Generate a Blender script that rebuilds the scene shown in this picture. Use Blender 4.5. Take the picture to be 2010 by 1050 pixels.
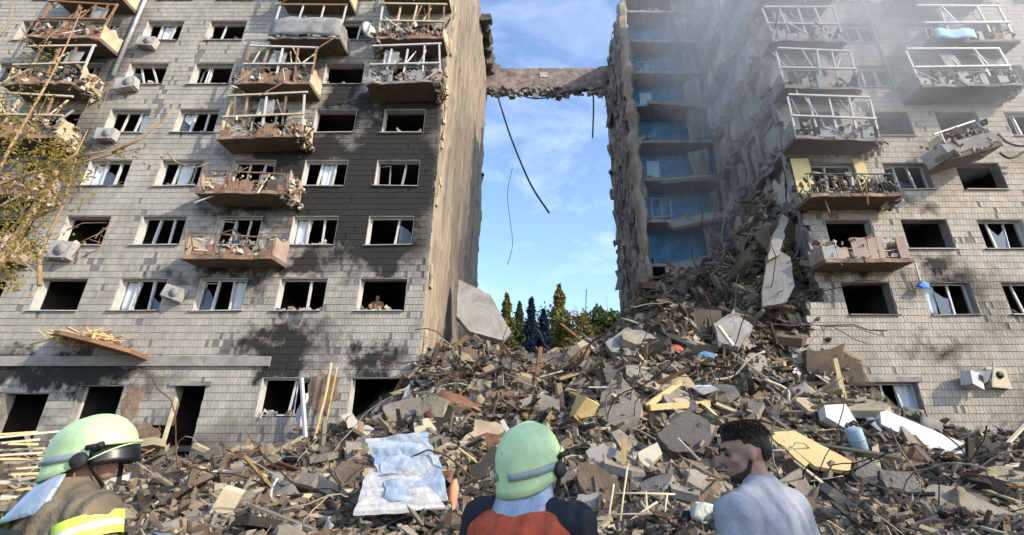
import bpy, bmesh, math, random
import numpy as np
from mathutils import Vector, Matrix, Euler, noise

# ------------------------------------------------------------------ camera, sky, sun, exposure
for o in list(bpy.data.objects):
    bpy.data.objects.remove(o, do_unlink=True)
SC = bpy.context.scene
COL = SC.collection
R = math.radians
PITCH, FPX, CX, CY, EYE = R(21.2), 900.0, 1050.0, 525.0, 1.6
SUN_EL, SUN_AZ = R(30), R(62)          # azimuth measured from the facade normal (-Y) towards +X

cam = bpy.data.cameras.new('camera')
camo = bpy.data.objects.new('camera', cam)
COL.objects.link(camo)
camo.location = (0, 0, EYE)
camo.rotation_euler = (R(90) + PITCH, 0, 0)
cam.sensor_width = 36
cam.lens = FPX / 2010 * 36
cam.shift_x = -(CX - 1005) / 2010
cam.clip_end = 3000
cam.clip_start = 0.05
SC.camera = camo

world = bpy.data.worlds.new('World')
SC.world = world
world.use_nodes = True
wn = world.node_tree
bg = wn.nodes['Background']
sky = wn.nodes.new('ShaderNodeTexSky')
sky.sky_type = 'NISHITA'
sky.sun_disc = False
sky.sun_elevation = SUN_EL
sky.altitude = 100
sky.air_density = 1.0
sky.dust_density = 0.9
sky.ozone_density = 2.6
SUNV = Vector((math.sin(SUN_AZ) * math.cos(SUN_EL), -math.cos(SUN_AZ) * math.cos(SUN_EL), math.sin(SUN_EL)))
sky.sun_rotation = math.atan2(SUNV.x, SUNV.y)
# thin cirrus over the clear sky
tc = wn.nodes.new('ShaderNodeTexCoord')
mp = wn.nodes.new('ShaderNodeMapping'); mp.inputs['Scale'].default_value = (1.2, 1.2, 4.0)
cn = wn.nodes.new('ShaderNodeTexNoise'); cn.inputs['Scale'].default_value = 2.4; cn.inputs['Detail'].default_value = 7; cn.inputs['Roughness'].default_value = 0.6
cn.inputs['Distortion'].default_value = 0.5
cr = wn.nodes.new('ShaderNodeValToRGB')
cr.color_ramp.elements[0].position = 0.44; cr.color_ramp.elements[0].color = (0, 0, 0, 1)
cr.color_ramp.elements[1].position = 0.80; cr.color_ramp.elements[1].color = (0.3, 0.3, 0.3, 1)
mx = wn.nodes.new('ShaderNodeMix'); mx.data_type = 'RGBA'
wn.links.new(tc.outputs['Generated'], mp.inputs['Vector'])
wn.links.new(mp.outputs['Vector'], cn.inputs['Vector'])
wn.links.new(cn.outputs['Fac'], cr.inputs['Fac'])
wn.links.new(cr.outputs['Color'], mx.inputs['Factor'])
wn.links.new(sky.outputs['Color'], mx.inputs['A'])
mx.inputs['B'].default_value = (6.2, 6.4, 6.6, 1)
wn.links.new(mx.outputs['Result'], bg.inputs['Color'])
bg.inputs['Strength'].default_value = 0.15

sun = bpy.data.lights.new('sun', 'SUN')
sun.energy = 2.4
sun.angle = R(0.7)
sun.color = (1.0, 0.86, 0.68)
suno = bpy.data.objects.new('sun', sun)
suno.rotation_euler = SUNV.to_track_quat('Z', 'Y').to_euler()
COL.objects.link(suno)

SC.view_settings.view_transform = 'Standard'
SC.view_settings.look = 'None'
SC.view_settings.gamma = 1
SC.view_settings.use_curve_mapping = False
SC.view_settings.exposure = 1.42
SC.cycles.max_bounces = 5
SC.cycles.volume_bounces = 1
SC.cycles.volume_step_rate = 3.0
SC.cycles.volume_max_steps = 64

random.seed(7)
RNG = np.random.default_rng(11)
U = random.uniform

# ------------------------------------------------------------------ geometry helpers
def ray(px, py):
    x, v = (px - CX) / FPX, (CY - py) / FPX
    return Vector((x, math.cos(PITCH) - v * math.sin(PITCH), math.sin(PITCH) + v * math.cos(PITCH)))

def at(px, py, Y):
    d = ray(px, py)
    return Vector((0, 0, EYE)) + d * (Y / d.y)

def link(o, parent=None):
    COL.objects.link(o)
    if parent is not None:
        o.parent = parent
    return o

def tag(o, label, cat, group=None, kind=None):
    if label: o['label'] = label
    if cat: o['category'] = cat
    if group: o['group'] = group
    if kind: o['kind'] = kind
    elif cat: o['kind'] = 'thing'
    return o

def empty(name, loc=(0, 0, 0), rz=0, parent=None):
    o = bpy.data.objects.new(name, None)
    o.empty_display_size = 0.2
    o.location = loc
    o.rotation_euler = (0, 0, rz)
    return link(o, parent)

def mesh_obj(name, me, mat=None, parent=None):
    o = bpy.data.objects.new(name, me)
    if mat is not None and not me.materials:
        me.materials.append(mat)
    return link(o, parent)

def frame_of(d, up=(0, 0, 1)):
    z = Vector(d).normalized()
    up = Vector(up)
    if abs(z.dot(up)) > 0.98:
        up = Vector((1, 0, 0))
    x = up.cross(z).normalized()
    y = z.cross(x)
    return x, y, z

class MB:
    """collects shapes, then builds one mesh object"""
    def __init__(self):
        self.v, self.f, self.smooth = [], [], []
    def add(self, verts, faces, smooth=False):
        b = len(self.v)
        self.v += [tuple(p) for p in verts]
        self.f += [tuple(b + i for i in f) for f in faces]
        self.smooth += [smooth] * len(faces)
    def box(self, c, s, rot=None, jit=0.0):
        c = Vector(c)
        m = Euler(rot).to_matrix() if rot is not None else None
        vs = []
        for sz in (-1, 1):
            for sy in (-1, 1):
                for sx in (-1, 1):
                    p = Vector((sx * s[0] / 2, sy * s[1] / 2, sz * s[2] / 2))
                    if jit: p += Vector((U(-1, 1) * jit * s[0], U(-1, 1) * jit * s[1], U(-1, 1) * jit * s[2]))
                    if m is not None: p = m @ p
                    vs.append(c + p)
        self.add(vs, [(0, 2, 3, 1), (4, 5, 7, 6), (0, 1, 5, 4), (2, 6, 7, 3), (0, 4, 6, 2), (1, 3, 7, 5)])
        return self
    def bar(self, a, b, w, h=None, up=(0, 0, 1)):
        a, b = Vector(a), Vector(b)
        x, y, z = frame_of(b - a, up)
        h = h or w
        vs = []
        for p in (a, b):
            for sx, sy in ((-1, -1), (1, -1), (1, 1), (-1, 1)):
                vs.append(p + x * sx * w / 2 + y * sy * h / 2)
        self.add(vs, [(0, 3, 2, 1), (4, 5, 6, 7), (0, 1, 5, 4), (1, 2, 6, 5), (2, 3, 7, 6), (3, 0, 4, 7)])
        return self
    def tube(self, pts, r, n=8, caps=True):
        pts = [Vector(p) for p in pts]
        rs = r if isinstance(r, (list, tuple)) else [r] * len(pts)
        vs, fs = [], []
        px = None
        for i, p in enumerate(pts):
            d = (pts[min(i + 1, len(pts) - 1)] - pts[max(i - 1, 0)])
            x, y, z = frame_of(d)
            if px is not None and x.dot(px) < 0: x, y = -x, -y
            px = x
            for k in range(n):
                a = 2 * math.pi * k / n
                vs.append(p + (x * math.cos(a) + y * math.sin(a)) * rs[i])
        for i in range(len(pts) - 1):
            for k in range(n):
                fs.append((i * n + k, i * n + (k + 1) % n, (i + 1) * n + (k + 1) % n, (i + 1) * n + k))
        if caps:
            fs.append(tuple(range(n))[::-1]); fs.append(tuple((len(pts) - 1) * n + k for k in range(n)))
        self.add(vs, fs, True)
        return self
    def rings(self, rings, cap=True, smooth=True):
        n = len(rings[0])
        vs = [p for r in rings for p in r]
        fs = []
        for i in range(len(rings) - 1):
            for k in range(n):
                fs.append((i * n + k, i * n + (k + 1) % n, (i + 1) * n + (k + 1) % n, (i + 1) * n + k))
        if cap:
            fs.append(tuple(range(n))[::-1]); fs.append(tuple((len(rings) - 1) * n + k for k in range(n)))
        self.add(vs, fs, smooth)
        return self
    def prism(self, poly, thick, M=None):
        """closed polygon (x, y) extruded by thick along z, placed by matrix M"""
        M = M or Matrix()
        n = len(poly)
        vs = [M @ Vector((x, y, -thick / 2)) for x, y in poly] + [M @ Vector((x, y, thick / 2)) for x, y in poly]
        fs = [tuple(range(n))[::-1], tuple(range(n, 2 * n))] + [(i, (i + 1) % n, n + (i + 1) % n, n + i) for i in range(n)]
        self.add(vs, fs)
        return self
    def sheet(self, grid, thick=0.0, smooth=True):
        """grid[i][j] of points -> (thick) sheet"""
        ni, nj = len(grid), len(grid[0])
        vs = [Vector(p) for r in grid for p in r]
        fs = [(i * nj + j, i * nj + j + 1, (i + 1) * nj + j + 1, (i + 1) * nj + j) for i in range(ni - 1) for j in range(nj - 1)]
        if thick:
            nn = len(vs)
            nor = [Vector((0, 0, 0)) for _ in vs]
            for f in fs:
                k = (vs[f[1]] - vs[f[0]]).cross(vs[f[3]] - vs[f[0]])
                for i in f: nor[i] += k
            vs = vs + [p - nn_.normalized() * thick for p, nn_ in zip(vs, nor)]
            low = [tuple(i + nn for i in f[::-1]) for f in fs]
            rim = []
            loop = [j for j in range(nj)] + [i * nj + nj - 1 for i in range(1, ni)] + [(ni - 1) * nj + j for j in range(nj - 2, -1, -1)] + [i * nj for i in range(ni - 2, 0, -1)]
            for a, b in zip(loop, loop[1:] + loop[:1]):
                rim.append((b, a, a + nn, b + nn))
            fs = fs + low + rim
        self.add(vs, fs, smooth)
        return self
    def mesh(self, name):
        me = bpy.data.meshes.new(name)
        me.from_pydata(self.v, [], self.f)
        if any(self.smooth):
            me.polygons.foreach_set('use_smooth', self.smooth)
        me.update()
        return me
    def build(self, name, mat, parent=None, loc=None):
        o = mesh_obj(name, self.mesh(name), mat, parent)
        if loc is not None: o.location = loc
        return o

BOXV = np.array([(sx, sy, sz) for sz in (-1, 1) for sy in (-1, 1) for sx in (-1, 1)], float)
BOXF = np.array([(0, 2, 3, 1), (4, 5, 7, 6), (0, 1, 5, 4), (2, 6, 7, 3), (0, 4, 6, 2), (1, 3, 7, 5)])

def boxes_mesh(name, cen, half, rot=None, jit=0.0):
    """many boxes in one mesh, vectorised"""
    cen, half = np.asarray(cen, float), np.asarray(half, float)
    n = len(cen)
    loc = np.repeat(BOXV[None], n, 0)
    if jit: loc = loc + RNG.uniform(-jit, jit, loc.shape)
    loc = loc * half[:, None, :]
    if rot is not None:
        loc = np.einsum('nij,nkj->nki', rot, loc)
    v = (loc + cen[:, None, :]).reshape(-1, 3)
    f = (BOXF[None] + (np.arange(n) * 8)[:, None, None]).reshape(-1)
    me = bpy.data.meshes.new(name)
    me.vertices.add(len(v)); me.vertices.foreach_set('co', v.ravel())
    me.loops.add(len(f)); me.loops.foreach_set('vertex_index', f.astype(np.int32))
    me.polygons.add(n * 6)
    me.polygons.foreach_set('loop_start', np.arange(n * 6, dtype=np.int32) * 4)
    me.polygons.foreach_set('use_smooth', np.zeros(n * 6, dtype=bool))
    me.update(calc_edges=True)
    return me

def rand_rot(n, flat=None):
    """random rotation matrices; flat = keep z axis within that tilt"""
    out = np.empty((n, 3, 3))
    for i in range(n):
        if flat is None:
            e = Euler((U(0, 6.28), U(0, 6.28), U(0, 6.28)))
        else:
            e = Euler((random.gauss(0, flat), random.gauss(0, flat), U(0, 6.28)))
        out[i] = np.array(e.to_matrix())
    return out

# ------------------------------------------------------------------ materials
def nm(t, ty, **kw):
    n = t.nodes.new(ty)
    for k, v in kw.items():
        if k in n.inputs: n.inputs[k].default_value = v
        else: setattr(n, k, v)
    return n

def ramp(t, cols, interp='LINEAR'):
    n = t.nodes.new('ShaderNodeValToRGB')
    n.color_ramp.interpolation = interp
    els = n.color_ramp.elements
    while len(els) < len(cols): els.new(0.5)
    for e, (p, c) in zip(els, cols):
        e.position = p
        e.color = (*c, 1) if len(c) == 3 else c
    return n

def mixc(t, fac, a, b, mode='MIX'):
    m = t.nodes.new('ShaderNodeMix'); m.data_type = 'RGBA'; m.blend_type = mode
    for sock, v in (('Factor', fac), ('A', a), ('B', b)):
        if isinstance(v, (int, float)): m.inputs[sock].default_value = v
        elif isinstance(v, tuple): m.inputs[sock].default_value = (*v, 1) if len(v) == 3 else v
        else: t.links.new(v, m.inputs[sock])
    return m.outputs['Result']

def fmath(t, op, a, b=None, clamp=False):
    m = t.nodes.new('ShaderNodeMath'); m.operation = op; m.use_clamp = clamp
    for i, v in enumerate((a, b)):
        if v is None: continue
        if isinstance(v, (int, float)): m.inputs[i].default_value = v
        else: t.links.new(v, m.inputs[i])
    return m.outputs[0]

def pmat(name, cols, scale=3.0, rough=0.85, bump=0.3, rnd=None, rndcols=None, rndmix=0.6, dirt=0.0, dirtcol=(0.05, 0.045, 0.04),
         soot=None, stretch=(1, 1, 1), interp='LINEAR', metallic=0.0, detail=4, bscale=None, spec=0.25, coord='Object', sub=None):
    m = bpy.data.materials.new(name); m.use_nodes = True
    t = m.node_tree
    b = t.nodes['Principled BSDF']
    tcn = nm(t, 'ShaderNodeTexCoord')
    mpn = nm(t, 'ShaderNodeMapping'); mpn.inputs['Scale'].default_value = stretch
    csock = nm(t, 'ShaderNodeNewGeometry').outputs['Position'] if coord == 'World' else tcn.outputs[coord]
    t.links.new(csock, mpn.inputs['Vector'])
    vec = mpn.outputs['Vector']
    if rnd == 'object':      # shift the pattern per object
        oi = nm(t, 'ShaderNodeObjectInfo')
        add = t.nodes.new('ShaderNodeVectorMath'); add.operation = 'ADD'
        sc_ = t.nodes.new('ShaderNodeVectorMath'); sc_.operation = 'SCALE'; sc_.inputs['Scale'].default_value = 37.0
        t.links.new(oi.outputs['Random'], sc_.inputs[0]); t.links.new(vec, add.inputs[0]); t.links.new(sc_.outputs[0], add.inputs[1])
        vec = add.outputs[0]
    no = nm(t, 'ShaderNodeTexNoise', Scale=scale, Detail=detail, Roughness=0.62)
    t.links.new(vec, no.inputs['Vector'])
    k = len(cols)
    rp = ramp(t, [(0.28 + 0.44 * i / max(1, k - 1), c) for i, c in enumerate(cols)])
    t.links.new(no.outputs['Fac'], rp.inputs['Fac'])
    col = rp.outputs['Color']
    if rnd:
        src = nm(t, 'ShaderNodeNewGeometry').outputs['Random Per Island'] if rnd == 'island' else nm(t, 'ShaderNodeObjectInfo').outputs['Random']
        n2 = len(rndcols)
        r2 = ramp(t, [(i / n2, c) for i, c in enumerate(rndcols)], 'CONSTANT' if interp == 'CONSTANT' else 'LINEAR')
        t.links.new(src, r2.inputs['Fac'])
        col = mixc(t, rndmix, col, r2.outputs['Color'])
    if dirt:
        n3 = nm(t, 'ShaderNodeTexNoise', Scale=scale * 0.37 + 0.4, Detail=5, Roughness=0.7)
        t.links.new(vec, n3.inputs['Vector'])
        r3 = ramp(t, [(0.42, (0, 0, 0)), (0.66, (dirt, dirt, dirt))])
        t.links.new(n3.outputs['Fac'], r3.inputs['Fac'])
        col = mixc(t, r3.outputs['Color'], col, dirtcol)
    if soot:
        tot = None
        wob = nm(t, 'ShaderNodeTexNoise', Scale=0.9, Detail=6, Roughness=0.65)
        t.links.new(csock, wob.inputs['Vector'])
        sep = nm(t, 'ShaderNodeSeparateXYZ'); t.links.new(csock, sep.inputs[0])
        sepc = nm(t, 'ShaderNodeSeparateXYZ'); t.links.new(wob.outputs['Color'], sepc.inputs[0])
        wx = fmath(t, 'ADD', sep.outputs['X'], fmath(t, 'MULTIPLY', fmath(t, 'SUBTRACT', sepc.outputs[0], .5), 3.6))
        wz = fmath(t, 'ADD', sep.outputs['Z'], fmath(t, 'MULTIPLY', fmath(t, 'SUBTRACT', sepc.outputs[1], .5), 4.2))
        for (sx, sz, rx, rz, st) in soot:
            dx = fmath(t, 'DIVIDE', fmath(t, 'SUBTRACT', wx, sx), rx)
            dz = fmath(t, 'DIVIDE', fmath(t, 'SUBTRACT', wz, sz), rz)
            d = fmath(t, 'SQRT', fmath(t, 'ADD', fmath(t, 'MULTIPLY', dx, dx), fmath(t, 'MULTIPLY', dz, dz)))
            e = fmath(t, 'MULTIPLY', fmath(t, 'SUBTRACT', 1.0, d, True), st * 2.6)
            tot = e if tot is None else fmath(t, 'MAXIMUM', tot, e)
        k_ = fmath(t, 'MULTIPLY', tot, fmath(t, 'ADD', fmath(t, 'MULTIPLY', wob.outputs['Fac'], 2.2), -0.2), True)
        k_ = fmath(t, 'MINIMUM', k_, 0.95)
        col = mixc(t, k_, col, (0.014, 0.013, 0.012))
    t.links.new(col, b.inputs['Base Color'])
    b.inputs['Roughness'].default_value = rough
    b.inputs['Metallic'].default_value = metallic
    b.inputs['Specular IOR Level'].default_value = spec
    if sub:
        b.inputs['Subsurface Weight'].default_value = sub
        b.inputs['Subsurface Radius'].default_value = (0.02, 0.008, 0.004)
    if bump:
        bn = nm(t, 'ShaderNodeTexNoise', Scale=(bscale or scale * 6), Detail=3, Roughness=0.7)
        t.links.new(vec, bn.inputs['Vector'])
        bp = nm(t, 'ShaderNodeBump', Strength=bump, Distance=0.03)
        t.links.new(bn.outputs['Fac'], bp.inputs['Height'])
        t.links.new(bp.outputs['Normal'], b.inputs['Normal'])
    return m

M = {}
SOOT_L = [(-7.2, 12.2, 5.0, 4.6, 1.0), (-6.4, 15.6, 3.6, 2.6, 0.85), (-18, 1.4, 14, 1.5, .4), (-6.2, 9.6, 2.8, 2.2, .8), (-9.0, 10.2, 2.6, 2.0, 0.6), (-9.6, 5.4, 2.4, 1.2, 0.7), (-6.1, 8.9, 2.6, 1.6, 0.65),
          (-12.3, 7.9, 3.0, 0.9, 0.6), (-11.2, 14.0, 3.0, 2.2, 0.75), (-12.0, 10.9, 3.2, 1.0, 0.5), (-22, 13.5, 4, 4.5, 0.55), (-17.5, 4.1, 5.0, 0.9, 0.8), (-5.5, 18.6, 2.6, 2.0, 0.5), (-11.5, 19.2, 3.0, 2.0, 0.55), (-22, 19.5, 3.5, 4, 0.5)]
SOOT_R = [(13.2, 8.3, 2.6, 0.8, 0.5), (16.7, 7.4, 3.0, 1.2, 0.45), (20, 6.0, 4, 1.0, 0.35), (22, 2.6, 5.5, 2.0, 0.55), (12, 12.6, 2.0, 2.5, 0.5), (15.5, 4.9, 1.8, .8, .4), (19, 20, 4, 3.5, .35)]
SOOT_L += [(-6.1 - 3.2 * _k, 8.6 + 2.8 * _r, 1.25, 1.3, .8) for _k, _r in ((0, 0), (0, 1), (0, 2), (0, 3), (1, 1), (1, 2), (1, 3), (1, 0))] + [(-9.2, 4.5, 1.6, .9, .8), (-5.9, 4.6, 1.5, 1.0, .7)]
SOOT_R += [(13.2, 8.5, 1.2, .9, .6), (16.4, 8.4, 1.1, .8, .5), (16.4, 11.2, 1.1, .8, .5)]
M['brick_left'] = pmat('grey_silicate_brick', [(0.240, 0.228, 0.205), (0.345, 0.325, 0.289), (0.412, 0.377, 0.323)], 0.5, 0.9, 0.25, 'island', [(0.230, 0.218, 0.198), (0.345, 0.325, 0.289), (0.440, 0.410, 0.358), (0.288, 0.261, 0.227)], 0.36, 0.35, (0.124, 0.112, 0.096), SOOT_L, bscale=18, coord='World')
M['brick_right'] = pmat('pale_silicate_brick', [(0.294, 0.265, 0.225), (0.391, 0.349, 0.290), (0.489, 0.419, 0.329)], 0.5, 0.9, 0.25, 'island', [(0.274, 0.246, 0.213), (0.411, 0.368, 0.312), (0.548, 0.475, 0.381), (0.353, 0.308, 0.251)], 0.38, 0.3, (0.146, 0.126, 0.104), SOOT_R, bscale=18, coord='World')
for _s, _c in (('left', SOOT_L), ('right', SOOT_R)):
    _k = M['brick_' + _s].copy(); _k.name += '_single'
    _t = _k.node_tree
    _oi = _t.nodes.new('ShaderNodeObjectInfo')
    for _l in list(_t.links):
        if _l.from_socket.name == 'Random Per Island':
            _t.links.new(_oi.outputs['Random'], _l.to_socket)
    M['brick_%s_single' % _s] = _k
M['mortar_left'] = pmat('mortar_left', [(0.124, 0.123, 0.116), (0.182, 0.178, 0.166)], 2, 0.95, 0.0, soot=SOOT_L)
M['mortar_right'] = pmat('mortar_right', [(0.140, 0.132, 0.120), (0.207, 0.194, 0.174)], 2, 0.95, 0.0, soot=SOOT_R)
M['concrete'] = pmat('concrete', [(0.170, 0.162, 0.149), (0.264, 0.251, 0.230), (0.323, 0.306, 0.281)], 1.4, 0.92, 0.5, dirt=0.6, bscale=10)
M['band'] = pmat('band_concrete', [(0.221, 0.212, 0.191), (0.323, 0.306, 0.272)], 0.8, 0.92, 0.3, dirt=0.5, bscale=14)
M['gable'] = pmat('gable_plaster', [(0.14, 0.115, 0.09), (0.27, 0.225, 0.17), (0.38, 0.32, 0.24)], 1.8, 0.95, 0.7, dirt=0.6, dirtcol=(0.10, 0.085, 0.07), stretch=(1, 1.4, 0.13), bscale=9)
M['ochre'] = pmat('sunlit_ochre_plaster', [(0.36, 0.29, 0.17), (0.52, 0.43, 0.27)], 2, 0.95, 0.6, dirt=0.7, dirtcol=(.22, .19, .14))
M['torn'] = pmat('torn_wall', [(0.128, 0.119, 0.111), (0.255, 0.238, 0.221), (0.357, 0.332, 0.297)], 1.5, 0.95, 0.9, dirt=0.75, dirtcol=(0.051, 0.044, 0.041), stretch=(0.850, 0.850, 0.383), bscale=7)
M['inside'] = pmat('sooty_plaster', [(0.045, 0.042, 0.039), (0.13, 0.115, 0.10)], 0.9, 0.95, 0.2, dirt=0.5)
M['reveal'] = pmat('white_plaster', [(0.34, 0.335, 0.315), (0.50, 0.485, 0.45)], 2, 0.9, 0.25, dirt=0.6, dirtcol=(0.22, 0.2, 0.18))
M['pvc'] = pmat('white_pvc', [(0.42, 0.42, 0.42), (0.58, 0.575, 0.56)], 3, 0.5, 0.0, dirt=0.6, dirtcol=(0.3, 0.28, 0.25))
M['frame_wood'] = pmat('brown_wood', [(0.22, 0.11, 0.06), (0.34, 0.19, 0.11)], 3, 0.8, 0.3, dirt=0.4)
M['cream'] = pmat('cream_paint', [(0.46, 0.39, 0.26), (0.58, 0.51, 0.38)], 2, 0.85, 0.25, dirt=0.5, dirtcol=(0.25, 0.18, 0.1))
M['rust'] = pmat('rusty_parapet', [(0.128, 0.060, 0.036), (0.272, 0.160, 0.104), (0.384, 0.288, 0.200)], 2.2, 0.9, 0.7, dirt=0.55)
M['salmon'] = pmat('salmon_parapet', [(0.320, 0.240, 0.200), (0.448, 0.360, 0.296)], 2.2, 0.9, 0.5, dirt=0.55, dirtcol=(0.096, 0.064, 0.048))
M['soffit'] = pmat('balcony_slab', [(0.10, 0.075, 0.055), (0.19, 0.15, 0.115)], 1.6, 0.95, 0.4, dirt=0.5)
M['greypanel'] = pmat('grey_sheet', [(0.224, 0.232, 0.232), (0.336, 0.344, 0.336)], 2, 0.7, 0.2, dirt=0.55)
M['yellowwall'] = pmat('yellow_wall', [(0.62, 0.50, 0.22), (0.74, 0.62, 0.32)], 1.5, 0.9, 0.2, dirt=0.4, dirtcol=(0.3, 0.24, 0.13))
M['lightblue'] = pmat('light_blue_cloth', [(0.30, 0.50, 0.66), (0.42, 0.62, 0.76)], 2, 0.8, 0.2, dirt=0.2, dirtcol=(0.3, .35, .4))
M['zinc'] = pmat('zinc_pipe', [(0.45, 0.47, 0.50), (0.60, 0.62, 0.65)], 3, 0.45, 0.1, metallic=0.5, dirt=0.4)
M['teal'] = pmat('teal_pipe', [(0.12, 0.24, 0.22), (0.2, 0.34, 0.31)], 3, 0.6, 0.1, dirt=0.4)
M['black'] = pmat('black_rubber', [(0.012, 0.012, 0.013), (0.03, 0.03, 0.03)], 5, 0.6, 0.1)
M['cable'] = pmat('dark_cable', [(0.03, 0.032, 0.04), (0.06, 0.06, 0.07)], 5, 0.7, 0.1)
M['debris'] = pmat('mixed_debris', [(0.20, 0.17, 0.14), (0.40, 0.35, 0.29)], 3, 0.9, 0.5, 'island',
                   [(0.045, 0.038, 0.034), (0.34, 0.28, 0.20), (0.13, 0.095, 0.07), (0.46, 0.43, 0.38), (0.21, 0.18, 0.15), (0.26, 0.14, 0.09), (0.075, 0.062, 0.055), (0.50, 0.44, 0.33)], 0.85, interp='CONSTANT', bscale=20)
M['blue'] = pmat('blue_room_paint', [(0.03, 0.12, 0.25), (0.06, 0.22, 0.40), (0.19, 0.42, 0.56)], 0.9, 0.85, 0.2, dirt=0.6, dirtcol=(0.05, 0.08, 0.13))
M['asphalt'] = pmat('yard_ground', [(0.06, 0.055, 0.05), (0.12, 0.11, 0.095)], 0.6, 0.95, 0.5, bscale=8)
M['bark'] = pmat('bark', [(0.20, 0.13, 0.07), (0.42, 0.29, 0.16)], 4, 0.9, 0.5, stretch=(1, 1, .4))
M['glass'] = pmat('dark_glass', [(0.03, 0.04, 0.05), (0.07, 0.09, 0.11)], 1.5, 0.12, 0.0, spec=0.6)
M['curtain'] = pmat('pale_curtain', [(0.46, 0.50, 0.53), (0.66, 0.69, 0.70)], 3, 0.9, 0.3, stretch=(6, 1, .3))

def leafmat(name, cols):
    m = pmat(name, [cols[0], cols[-1]], 3, 0.75, 0.0, 'island', cols, 0.85, coord='Object')
    b = m.node_tree.nodes['Principled BSDF']
    t = m.node_tree
    tr = nm(t, 'ShaderNodeBsdfTranslucent')
    lk = [l for l in t.links if l.to_socket == b.inputs['Base Color']][0].from_socket
    t.links.new(lk, tr.inputs['Color'])
    ms = nm(t, 'ShaderNodeMixShader'); ms.inputs[0].default_value = 0.35
    out = [n for n in t.nodes if n.type == 'OUTPUT_MATERIAL'][0]
    t.links.new(b.outputs[0], ms.inputs[1]); t.links.new(tr.outputs[0], ms.inputs[2])
    t.links.new(ms.outputs[0], out.inputs['Surface'])
    return m
M['leaf_gold'] = leafmat('autumn_leaves', [(0.26, 0.19, 0.03), (0.19, 0.17, 0.035), (0.34, 0.22, 0.05), (0.14, 0.14, 0.03), (0.30, 0.15, 0.04), (0.22, 0.19, 0.04)])
M['leaf_green'] = leafmat('green_needles', [(0.05, 0.09, 0.03), (0.08, 0.12, 0.03), (0.11, 0.13, 0.03), (0.04, 0.07, 0.03)])
M['leaf_yellow'] = leafmat('olive_crown', [(0.15, 0.13, 0.035), (0.10, 0.11, 0.03), (0.07, 0.09, 0.025), (0.20, 0.16, 0.045)])
M['leaf_blue'] = leafmat('blue_spruce', [(0.022, 0.038, 0.075), (0.03, 0.05, 0.10), (0.016, 0.03, 0.05)])
# ------------------------------------------------------------------ ground and rubble terrain
YF = 17.3
GAB = -4.3

g = MB()
g.add([(-600, -300, 0), (600, -300, 0), (600, 900, 0), (-600, 900, 0)], [(0, 1, 2, 3)])
tag(g.build('ground', M['asphalt']), 'dusty asphalt yard around the wrecked block', None, kind='structure')

CP = [(-28, 3, 0), (-14, 3, 0), (0, 3, 0), (14, 3, 0), (28, 3, 0),
      (-22, 7, .1), (-10, 7, .2), (0, 7, .3), (8, 7, .3), (20, 7, .15),
      (-24, 10, .35), (-14, 10, .5), (-6, 10, .6), (0, 10, .95), (5, 10, 1.0), (10, 10, .85), (16, 10, .5), (24, 10, .4),
      (-24, 13.5, .8), (-14, 13.5, .85), (-7.5, 13.5, 1.2), (-3.5, 13.5, 2.0), (0, 13.5, 2.5), (4, 13.5, 2.9), (7.5, 13.5, 2.7), (11, 13.5, 1.9), (14, 13.5, 1.3), (18, 13.5, .9), (25, 13.5, .7),
      (-28, 17, 1.1), (-16, 17, 1.15), (-9, 17, 1.25), (-7, 17, 1.9), (-5.4, 17, 2.7), (-4.2, 17.2, 4.2), (-1, 17, 4.5), (3, 17, 5.0), (7, 17, 5.4), (8.6, 17, 4.9),
      (9.8, 16.4, 3.1), (11, 16.4, 2.9), (12.5, 16.8, 2.6), (14.3, 16.8, 2.1), (17, 17, 1.5), (22, 17, 1.1), (28, 17, 1.0),
      (9.4, 17.6, 5.0), (10.9, 17.6, 5.4), (9.8, 18.5, 7.9), (10.9, 18.6, 10.4), (11.3, 19.6, 12.8), (9.3, 19.4, 8.4),
      (-4.2, 20, 5.2), (0, 20, 5.0), (4, 20, 6.2), (7, 20, 8.0), (9.5, 20.5, 10.0), (11.3, 20.6, 12.6),
      (-4.2, 22.5, 5.4), (-1, 22.5, 5.5), (2, 22.5, 5.8), (4.6, 22.8, 7.7), (6.5, 23, 9.6), (9, 22.5, 10.5), (11.3, 22.5, 11.6),
      (-4, 26, 4.2), (0, 26, 4.2), (5, 26, 6.0), (9, 26, 8), (-4, 31, 3), (2, 31, 3), (8, 31, 4), (-28, 40, 1), (-10, 40, 1), (5, 40, 1), (28, 40, 1),
      (-28, 24, 1), (-14, 24, 1), (20, 24, 1), (28, 24, 1), (14, 20, 1.5)]
_c = np.array(CP, float)
def _phi(r2):
    return np.sqrt(r2 + 0.8)
_A = _phi(((_c[:, None, :2] - _c[None, :, :2]) ** 2).sum(-1)) - 1e-6 * np.eye(len(_c))
_W = np.linalg.solve(_A, _c[:, 2])
def Hs(x, y):
    x, y = np.asarray(x, float), np.asarray(y, float)
    return (_phi((x[..., None] - _c[:, 0]) ** 2 + (y[..., None] - _c[:, 1]) ** 2) * _W).sum(-1)
GS = 0.22
gx = np.arange(-29, 29.01, GS); gy = np.arange(3.5, 40.01, GS)
HG = np.empty((len(gy), len(gx)))
for j, y in enumerate(gy):
    hrow = Hs(gx, np.full(len(gx), y))
    for i, x in enumerate(gx):
        h = hrow[i]
        a = min(1.0, max(0.0, h / 0.8))
        r_ = 1 - abs(noise.noise((x * .45, y * .45, 21.7))) * 2
        HG[j, i] = max(-.3, h + a * (0.40 * noise.noise((x * .6, y * .6, 1.7)) + .28 * (r_ - .45) + 0.24 * noise.noise((x * 1.5, y * 1.5, 5.1)) + 0.12 * noise.noise((x * 3.7, y * 3.7, 9.3))))
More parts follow.
